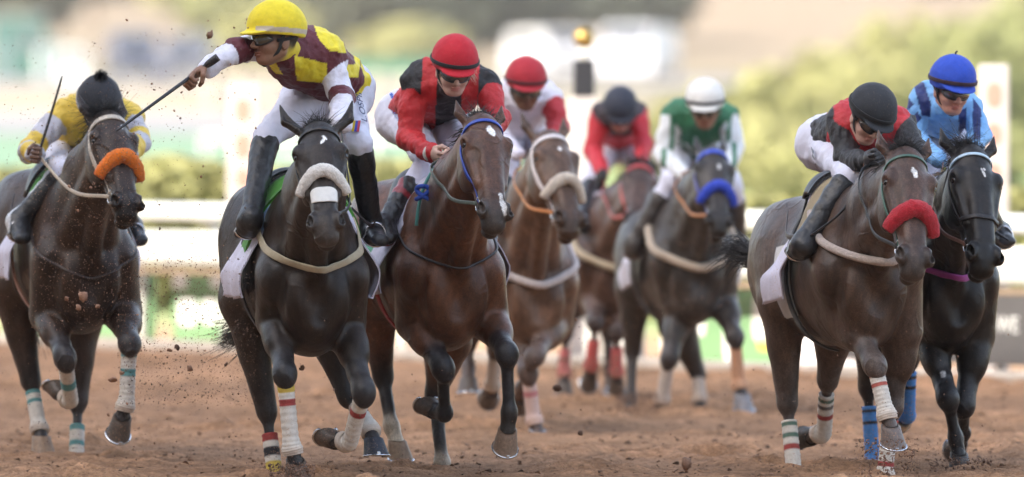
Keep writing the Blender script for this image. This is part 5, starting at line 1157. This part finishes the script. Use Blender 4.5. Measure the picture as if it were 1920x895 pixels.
def silk4(Q, c):
    c[:] = (.72, .70, .80); c[Q['arm'] & ~Q['left'] & (Q['t'] > .10)] = (.50, .03, .04); c[Q['arm'] & Q['left'] & (Q['t'] > .3)] = (.72, .70, .80)
def silk5(Q, c):
    c[:] = (.52, .02, .035); L = np.abs(Q['lat']); c[(~Q['arm']) & (L > .45) & (L < .9) & (Q['ax'] > .45)] = (.05, .035, .05); c[(~Q['arm']) & (Q['ax'] > .93)] = (.04, .03, .04)
def silk6(Q, c):
    g, w_ = (.03, .16, .08), (.70, .72, .74); c[:] = g; b = ~Q['arm']; z = Q['ax'] + .16 * np.cos(Q['lat'] * 6)
    c[b & (z < .62)] = w_; c[b & (z < .52)] = g; c[b & (z < .40)] = (.45, .5, .5); c[b & (z < .3)] = g
    a = Q['arm']; c[a] = w_; s = np.abs(np.where(Q['left'], np.where(Q['t'] < .5, Q['UuL'], Q['UfL']), np.where(Q['t'] < .5, Q['UuR'], Q['UfR']))); c[a & (s < .014)] = g; c[a & (Q['t'] < .05)] = g
def silk7(Q, c):
    c[:] = (.50, .025, .035); c[Q['arm']] = (.024, .023, .026); c[(~Q['arm']) & (np.abs(Q['lat']) > .98) & (Q['ax'] < .86)] = (.024, .023, .026)
def silk8(Q, c):
    lb, nv = (.20, .45, .80), (.018, .035, .16); c[:] = lb
    panels(Q, ([(1712, 156), (1732, 154), (1746, 196), (1744, 220), (1728, 216), (1720, 185)], [(1686, 196), (1704, 184), (1713, 196), (1694, 214)], [(1704, 224), (1720, 210), (1728, 222), (1712, 240)], [(1797, 212), (1811, 202), (1812, 262), (1799, 262)], [(1823, 182), (1840, 205), (1838, 262), (1825, 262)]), c, nv)
def cap_rim(col, z0=-1):
    def f(c, az, el, fx): m = (el < .024) & (fx < .2) & (el > -.2); c[m] = col
    return f
def cap2(c, az, el, fx):
    c[:] = (.82, .66, .03); m = (el < .036) & (el > .016) & (fx < .118); c[m] = (.55, .47, .36)
def boot3(c, t, v, D, s):
    c[t < .62] = (.30, .02, .03); c[(t < .56) & (v[:, 2] > D['an' + s][2] + .0) & (np.abs(v[:, 0] - (D['kn' + s][0] * .6 + D['an' + s][0] * .4)) < .035)] = (.02, .02, .02)
def boot2(c, t, v, D, s): c[t < .40] = (.012, .012, .013)
def boot1(c, t, v, D, s): c[(v[:, 0] < D['kn' + s][0] + (D['an' + s][0] - D['kn' + s][0]) * np.clip(t, 0, 1) - .032)] = (.55, .56, .58)
SKW = (.50, .30, .23); SKB = (.16, .085, .055); SKM = (.26, .135, .085)
JS = {}
JS[1] = dict(name="pompom", Y=42.5, label="jockey in yellow and grey with a black pompom cap, head bowed behind the horse's mane", look=(10, 52, 0), cap=(.02, .022, .03), band=(.35, .35, .38), top='pom', silk=silk1, skin=SKB, hs=1.0,
    j=dict(head=(187, 184, .20), shL=(122, 215, .42), shR=(245, 222, .42), elL=(54, 285, .30), haL=(68, 290, .1), elR=(262, 265, .3), haR=(232, 300, .0), pel=(128, 262, 1.05), hipL=(105, 275, 1.0), hipR=(165, 275, 1.0),
           knL=(118, 325, .42), knR=(205, 330, .42), anL=(33, 415, 1.0), anR=(248, 425, .95), toL=(42, 447, .78), toR=(262, 450, .75)), grip=dict(L=(.2, -.2, 1)), palmL=1, hideR=True, bt=.22, bootf=boot1)
JS[2] = dict(name="yellow", neckc=(.70, .55, .03), Y=40.0, label="jockey in yellow and maroon with a yellow helmet, standing up and pointing a whip", look=(-58, -4, 0), cap=(.82, .66, .03), capf=cap2, band=None, silk=silk2, skin=SKM, hs=1.10, hh=1.03, sc=1.05,
    j=dict(head=(518, 44, .15), shL=(500, 84, .32), shR=(617, 112, .45), elL=(440, 97, .12), haL=(384, 129, .0), elR=(640, 178, .35), haR=(640, 235, .05), pel=(640, 160, .95), hipL=(575, 190, .85), hipR=(640, 190, .9),
           knL=(500, 258, .45), knR=(672, 268, .55), anL=(470, 408, .85), anR=(697, 425, .85), toL=(456, 438, .60), toR=(712, 450, .62)), grip=dict(L=(.8, .0, .6)), hdir=dict(L=(-.62, -.6, -.35)), palmL=-1, hideR=True, bt=.16, pushR=True, bootf=boot2, lens=(.06, .05, .03))
JS[3] = dict(name="redblack", Y=41.0, label="fair-skinned jockey in red and black with a crimson helmet, crouching over the blue-bridled bay", look=(9, 17, 3), cap=(.50, .010, .025), band=(.02, .02, .022), silk=silk3, skin=(.60, .38, .30), lip=(.45, .16, .14), hair=(.45, .33, .2), hs=1.02,
    j=dict(head=(854, 105, .15), shL=(778, 150, .42), shR=(910, 158, .42), elL=(766, 258, .38), haL=(812, 289, .12), elR=(934, 222, .3), haR=(915, 270, .0), pel=(775, 222, 1.0), hipL=(755, 222, .95), hipR=(835, 222, .95),
           knL=(805, 300, .42), knR=(880, 300, .40), anL=(718, 425, .95), anR=(905, 430, .9), toL=(730, 445, .72), toR=(915, 450, .7)), grip=dict(L=(-.3, -.35, .9)), palmL=-1, hideR=True, bt=.50, bootf=boot3, bwr=.008, cuff=(.75, .70, .62), stir=(.5, .04, .03), stl=(.4, .03, .03), lens=(.08, .07, .06))
JS[4] = dict(name="whitered", Y=46.5, label="jockey in white with one red sleeve and a matt red helmet", look=(6, 13, 2), cap=(.42, .02, .035), band=(.10, .02, .025), silk=silk4, skin=SKB, q=1.5, hs=1.02,
    j=dict(head=(987, 141, .15), shL=(948, 178, .42), shR=(1030, 182, .42), elL=(930, 250, .38), haL=(970, 290, .1), elR=(1050, 240, .3), haR=(1020, 280, .0), pel=(975, 250, .98), hipL=(955, 250, .95), hipR=(1010, 250, .95),
           knL=(950, 320, .45), knR=(1030, 320, .45), anL=(925, 410, .95), anR=(1040, 420, .9), toL=(925, 430, .7), toR=(1045, 440, .7)), grip={}, hideL=True, hideR=True)
JS[5] = dict(name="darkcap", Y=51.5, label="rearmost jockey in red with a dark helmet, head down", look=(0, 34, 0), cap=(.03, .035, .055), band=None, silk=silk5, skin=(.45, .25, .22), q=1.9, hs=.96,
    j=dict(head=(1163, 194, .15), shL=(1126, 214, .42), shR=(1196, 214, .42), elL=(1112, 285, .38), haL=(1130, 326, .1), elR=(1208, 272, .3), haR=(1200, 320, .0), pel=(1160, 262, .98), hipL=(1140, 270, .95), hipR=(1180, 270, .95),
           knL=(1108, 345, .45), knR=(1215, 340, .45), anL=(1092, 410, .95), anR=(1225, 420, .9), toL=(1092, 428, .7), toR=(1228, 440, .7)), grip={}, gloves=(.02, .02, .02), hideR=True, sc=.95, bt=.15)
JS[6] = dict(name="greenwhite", Y=49.5, label="jockey in green and white with a white helmet", look=(-4, 13, 0), cap=(.74, .74, .72), band=(.02, .02, .03), silk=silk6, skin=SKM, q=1.6, hs=1.02, boot=(.06, .05, .045),
    j=dict(head=(1322, 180, .15), shL=(1262, 214, .42), shR=(1367, 220, .42), elL=(1244, 292, .38), haL=(1284, 330, .1), elR=(1376, 280, .3), haR=(1362, 320, .0), pel=(1290, 278, .98), hipL=(1270, 285, .95), hipR=(1330, 285, .95),
           knL=(1258, 340, .45), knR=(1375, 350, .45), anL=(1188, 455, .95), anR=(1385, 450, .9), toL=(1188, 478, .7), toR=(1390, 470, .7)), grip=dict(L=(-.3, -.3, 1)), palmL=-1, hideR=True, bt=.35)
JS[7] = dict(name="blackcap", Y=40.5, label="jockey with black sleeves, a red body and a black helmet, crouching low", look=(22, 30, 12), cap=(.022, .025, .032), band=(.012, .012, .014), silk=silk7, skin=(.55, .34, .28), hs=1.02,
    j=dict(head=(1640, 198, .15), shL=(1575, 228, .42), shR=(1693, 236, .42), elL=(1588, 298, .32), haL=(1624, 303, .05), elR=(1718, 285, .25), haR=(1700, 315, -.1), pel=(1562, 265, 1.0), hipL=(1546, 272, .95), hipR=(1610, 272, .95),
           knL=(1592, 330, .42), knR=(1672, 335, .40), anL=(1506, 455, .98), anR=(1700, 440, .9), toL=(1486, 472, .78), toR=(1712, 460, .7)), grip=dict(L=(-.2, -.35, .9)), palmL=-1, hideR=True, gloves=(.018, .018, .02), bt=.22, lens=(.04, .03, .03))
JS[8] = dict(name="bluecap", Y=41.6, label="jockey in pale and navy blue with a royal blue helmet", look=(18, 11, 4), cap=(.02, .07, .48), band=(.04, .02, .03), top=(.03, .03, .05), silk=silk8, skin=(.50, .26, .19), hs=1.02, hair=(.05, .03, .02),
    j=dict(head=(1788, 142, .15), shL=(1728, 186, .42), shR=(1818, 204, .42), elL=(1712, 262, .38), haL=(1760, 300, .1), elR=(1836, 252, .3), haR=(1815, 300, -.05), pel=(1752, 240, 1.0), hipL=(1735, 245, .95), hipR=(1800, 245, .95),
           knL=(1738, 320, .42), knR=(1800, 325, .40), anL=(1720, 440, .98), anR=(1875, 435, .9), toL=(1715, 470, .78), toR=(1888, 450, .7)), grip={}, hideL=True, hideR=True)
# ------------------------------------------------------------------ riders on their horses, whips, lettering
XS = {}; RS = {}
for i in range(1, 9):
    XS[i] = build_horse(HS[i]); tack(XS[i]); RS[i] = build_jockey(JS[i], XS[i])
for i, sides, col, kind in ((1, (-1,), (.55, .47, .38), 'plastic'), (2, (1,), (.02, .02, .02), 'leather'), (3, (-1, 1), (.10, .12, .10), 'leather'), (4, (-1,), (.55, .20, .05), 'plastic'), (5, (-1,), (.45, .05, .05), 'plastic'),
                            (6, (-1,), (.5, .18, .05), 'plastic'), (7, (-1, 1), (.02, .02, .02), 'leather'), (8, (-1,), (.16, .07, .045), 'leather')):
    for s in sides: rein(XS[i], s, RS[i]['hands']['L' if s < 0 else 'R'][1], col, kind=kind)
c = RS[2]['hands']['L'][1]
whip("riding_whip", [at(409, 107, c[1] - .02), at(366, 138, c[1] - .03), at(300, 186, c[1] - .2), at(218, 246, c[1] - .35)], .0085, "long black whip held out over the orange-noseband horse by the yellow-helmeted jockey")
c = RS[1]['hands']['L'][1]
whip("riding_whip", [at(70, 300, c[1]), c, at(97, 210, c[1]), at(117, 142, c[1])], .007, "dark whip held upright by the jockey with the pompom cap")
c = RS[7]['hands']['L'][1]
whip("riding_whip", [c + A(.03, 0, .02), c, at(1580, 395, c[1] - .05), at(1484, 466, c[1] + .1)], .007, "black whip lying along the boot of the black-capped jockey")
whip("riding_whip", [at(1815, 405, 41.7), at(1850, 425, 41.6), at(1892, 451, 41.5)], .008, "short black whip end beside the black horse's muzzle")
def pxon(px, py, prims, Y0, far=1.2):
    """first point of a garment seen from the track side at a photograph pixel"""
    o = at(px, py, Y0 - far); e = at(px, py, Y0 + far); d = nrm(e - o); t = 0
    for _ in range(160):
        f = float(field((o + d * t)[None, :], prims)[0])
        if f < .002: break
        t += max(f * .6, .004)
        if t > 2 * far: break
    return o + d * t
NAVY = (.02, .025, .10)
o = pxon(687, 230, RS[2]['breech'] + RS[2]['legsp'], 40.7); text_on("L.OSPINA", o, A(.12, 0, 1), .044, RS[2]['legsp'], NAVY, RS[2]['br'], hint=(.25, -1, 0), shear=.25)
for k, cc in enumerate(((.7, .5, .03), (.03, .05, .4), (.5, .02, .04))):
    P = [pxon(661 + k * 4 + dx_, y_, RS[2]['legsp'], 40.7) for dx_, y_ in ((0, 250), (4, 250), (6, 230), (2, 230))]; P, _ = snap(np.array(P), RS[2]['legsp'], .012, 5); make("flag_stripe", P, [(0, 1, 2, 3)], MC('paint', cc), RS[2]['br'], smooth=False)
o = pxon(1524, 262, RS[7]['legsp'], 41.4); text_on("M.SBORNE", o, A(.6, .25, -.76), .040, RS[7]['legsp'], NAVY, RS[7]['br'], hint=(-.5, -1, 0), shear=.1)
o = pxon(88, 268, RS[1]['legsp'], 43.0); text_on("IZI", o, A(1, 0, .35), .040, RS[1]['legsp'], (.02, .02, .03), RS[1]['br'], shear=.2)
o = pxon(733, 189, RS[3]['legsp'], 41.9)
for k in range(4):
    P = [pxon(732 + 4 * k * .6 + a_ * 4, 180 + k * 5 + b_ * 5, RS[3]['legsp'], 41.9) for a_, b_ in ((0, 0), (1.1, -.6), (1.8, .2), (.6, .9))]; P, _ = snap(np.array(P), RS[3]['legsp'], .012, 5); make("emblem", P, [(0, 1, 2, 3)], MC('paint', (.03, .10, .45)), RS[3]['br'], smooth=False)
o = pxon(733, 208, RS[3]['legsp'], 41.9); text_on("RACING", o, A(.55, 0, -.8), .020, RS[3]['legsp'], (.05, .12, .4), RS[3]['br'], shear=0)
# fair hair under the crimson helmet, glove mark, badge
r_ = np.random.default_rng(5); R3 = RS[3]; roots = [R3['h'](-.055 + r_.normal() * .012, -.02 + r_.normal() * .02, .078) for _ in range(50)]
hair("ponytail", roots, [R3['l'] * .8 - R3['f'] * .5 + r_.normal(size=3) * .3 for _ in roots], [.025 + .025 * r_.random() for _ in roots], .0014, MC('hair', (.62, .52, .38)), R3['root'], droop=.8)
# the knotted blue and green reins on the bay's neck
X3 = XS[3]
P, _ = snap(spline(np.array([at(848, 318, 41.0), at(822, 336, 41.0), at(798, 366, 41.0), at(790, 400, 41.0), at(787, 424, 41.0)]), 20), X3['P'], .012, 12); v, f = tube(P, .008, 8); make("neck_strap", v, f, MC('plastic', (.10, .34, .30)), X3['root'])
c = snap(at(801, 362, 40.9)[None, :], X3['P'], .022, 10)[0][0]; th = np.linspace(0, 4 * math.pi, 40); v, f = tube(np.array([c + A(.030 * math.sin(2 * t * .75 + .4), -.012 * math.cos(3 * t * .5), .030 * math.cos(t * .5 * 2 + .3)) for t in th]), .011, 8); make("rein_knot", v, f, MC('cloth', (.03, .08, .42)), X3['root'])

# ------------------------------------------------------------------ flying dirt
DIRT = M("flying_dirt", attr=True, rough=.95, var=.25, scale=120, bump=.5, bscale=200)
def lump(c, r, seed, n=1.0):
    rr = np.random.default_rng(seed); u = []; 
    for i in range(5):
        for j in range(8): t = math.pi * (i + .5) / 5; p = 2 * math.pi * j / 8; u.append((math.sin(t) * math.cos(p), math.sin(t) * math.sin(p), math.cos(t)))
    u = np.array(u); u = u * (1 + .35 * rr.normal(size=(len(u), 1)) * n * .6) * (rr.random(3) * .7 + .6); q = np.linalg.qr(rr.normal(size=(3, 3)))[0]; V = c + (u * r) @ q
    fs = [(i * 8 + j, i * 8 + (j + 1) % 8, (i + 1) * 8 + (j + 1) % 8, (i + 1) * 8 + j) for i in range(4) for j in range(8)] + [tuple(range(8))[::-1], tuple(32 + j for j in range(8))]
    return V, fs
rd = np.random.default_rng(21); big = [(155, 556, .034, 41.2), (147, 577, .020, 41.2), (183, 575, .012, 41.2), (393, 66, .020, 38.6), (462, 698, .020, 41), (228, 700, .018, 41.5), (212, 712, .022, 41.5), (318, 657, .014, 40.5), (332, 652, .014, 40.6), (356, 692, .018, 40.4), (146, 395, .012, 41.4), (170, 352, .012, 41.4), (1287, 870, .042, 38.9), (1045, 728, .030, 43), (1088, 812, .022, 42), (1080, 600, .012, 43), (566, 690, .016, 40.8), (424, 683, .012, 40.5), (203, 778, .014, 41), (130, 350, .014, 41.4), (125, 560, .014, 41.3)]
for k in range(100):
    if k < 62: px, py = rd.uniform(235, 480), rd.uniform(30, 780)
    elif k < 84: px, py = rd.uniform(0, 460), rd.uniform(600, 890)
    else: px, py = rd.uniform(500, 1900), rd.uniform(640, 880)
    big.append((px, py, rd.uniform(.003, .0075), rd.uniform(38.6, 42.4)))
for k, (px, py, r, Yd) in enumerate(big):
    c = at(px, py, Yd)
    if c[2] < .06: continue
    V, fs = lump(c, r * .75, k); cc = np.zeros((len(V), 3)); cc[:] = A(.30, .17, .11) * (1.3 if px < 260 else rd.uniform(.35, 1.0)); o = make("flying_clod", V, fs, DIRT, None, cols=cc, base=c)  # light put into the colour: left clods paler as lit, the rest darker silhouettes
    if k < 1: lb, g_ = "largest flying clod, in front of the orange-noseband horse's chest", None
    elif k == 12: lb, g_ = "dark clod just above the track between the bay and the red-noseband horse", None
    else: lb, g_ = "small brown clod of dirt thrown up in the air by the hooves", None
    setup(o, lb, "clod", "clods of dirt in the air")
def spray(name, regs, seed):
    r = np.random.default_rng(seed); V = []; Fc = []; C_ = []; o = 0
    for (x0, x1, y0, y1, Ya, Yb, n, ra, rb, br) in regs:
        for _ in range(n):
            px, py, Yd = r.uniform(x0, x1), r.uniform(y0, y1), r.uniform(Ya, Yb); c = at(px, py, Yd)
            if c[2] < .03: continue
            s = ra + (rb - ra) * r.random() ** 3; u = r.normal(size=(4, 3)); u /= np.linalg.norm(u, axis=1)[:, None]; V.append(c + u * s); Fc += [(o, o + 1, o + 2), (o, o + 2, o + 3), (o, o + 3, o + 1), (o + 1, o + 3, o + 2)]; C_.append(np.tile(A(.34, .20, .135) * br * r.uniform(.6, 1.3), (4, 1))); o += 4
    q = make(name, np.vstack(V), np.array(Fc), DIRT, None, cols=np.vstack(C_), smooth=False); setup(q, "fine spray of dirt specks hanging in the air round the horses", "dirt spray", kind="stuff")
spray("dirt_spray", [(60, 265, 230, 620, 40.9, 41.4, 3000, .002, .0048, 1.5), (0, 480, 60, 880, 38, 42, 3000, .0022, .0055, .5), (220, 480, 480, 760, 38, 43, 3200, .0022, .007, .5), (480, 1900, 560, 890, 38.5, 44, 1800, .002, .006, .6), (1160, 1420, 440, 620, 48.4, 48.8, 350, .003, .006, 1.5), (420, 900, 850, 893, 38.8, 40, 300, .002, .006, .8)], 5)  # last factor tints the specks: bright ones as if lit, dark ones as silhouettes
def kick(px, py, Yd, n, w, h, seed):
    r = np.random.default_rng(seed); out = []
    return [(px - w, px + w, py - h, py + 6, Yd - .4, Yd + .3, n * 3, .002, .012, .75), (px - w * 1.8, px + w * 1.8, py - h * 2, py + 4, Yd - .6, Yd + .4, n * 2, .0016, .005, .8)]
rg = []
for (px, py, Yd, n, w, h) in ((1195, 782, 49.3, 500, 40, 45), (548, 893, 39.6, 250, 45, 22), (1662, 893, 40.2, 350, 60, 70), (1490, 893, 41.3, 200, 50, 22), (1800, 884, 41.2, 200, 60, 25), (832, 893, 42, 120, 40, 20), (1640, 890, 42.2, 150, 40, 20), (1100, 700, 51, 250, 60, 30), (145, 893, 43.4, 150, 40, 18)): rg += kick(px, py, Yd, n, w, h, 1)
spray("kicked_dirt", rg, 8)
V = []; Fc = []; C_ = []; o = 0; r = np.random.default_rng(31)      # loose crumbs lying on the track
for _ in range(10000):
    Yd = 36 + 20 * r.random() ** 1.3; x = r.uniform(-.064, .064) * Yd; s = .004 + .020 * r.random() ** 6; c = A(x, Yd, tz(x, Yd) + s * .2); u = r.normal(size=(5, 3)); u /= np.linalg.norm(u, axis=1)[:, None]; u[:, 2] = np.abs(u[:, 2])
    V.append(c + u * s); Fc += [(o, o + 1, o + 2), (o, o + 2, o + 3), (o, o + 3, o + 4), (o, o + 4, o + 1), (o + 1, o + 3, o + 2), (o + 1, o + 4, o + 3)]; C_.append(np.tile(A(.31, .18, .115) * r.uniform(.3, 1.15), (5, 1))); o += 5
q_ = make("loose_dirt", np.vstack(V), np.array(Fc), DIRT, None, cols=np.vstack(C_), smooth=False); setup(q_, "loose crumbs and clods lying on the churned track", "loose dirt", kind="stuff")
# ------------------------------------------------------------------ dusty air
hz = MB().box((0, 1480, 44), (1700, 3300, 92)).build("haze", None)
hm = bpy.data.materials.new("dusty_air"); hm.use_nodes = True; hm.node_tree.nodes.clear(); o_ = hm.node_tree.nodes.new("ShaderNodeOutputMaterial"); pv = hm.node_tree.nodes.new("ShaderNodeVolumePrincipled")
pv.inputs["Color"].default_value = (.95, .90, .82, 1); pv.inputs["Density"].default_value =   .00025; pv.inputs["Anisotropy"].default_value = .2; hm.node_tree.links.new(pv.outputs[0], o_.inputs["Volume"])
hz.data.materials.clear(); hz.data.materials.append(hm); setup(hz, "thin dusty haze filling the air over the course", "haze", kind="stuff")
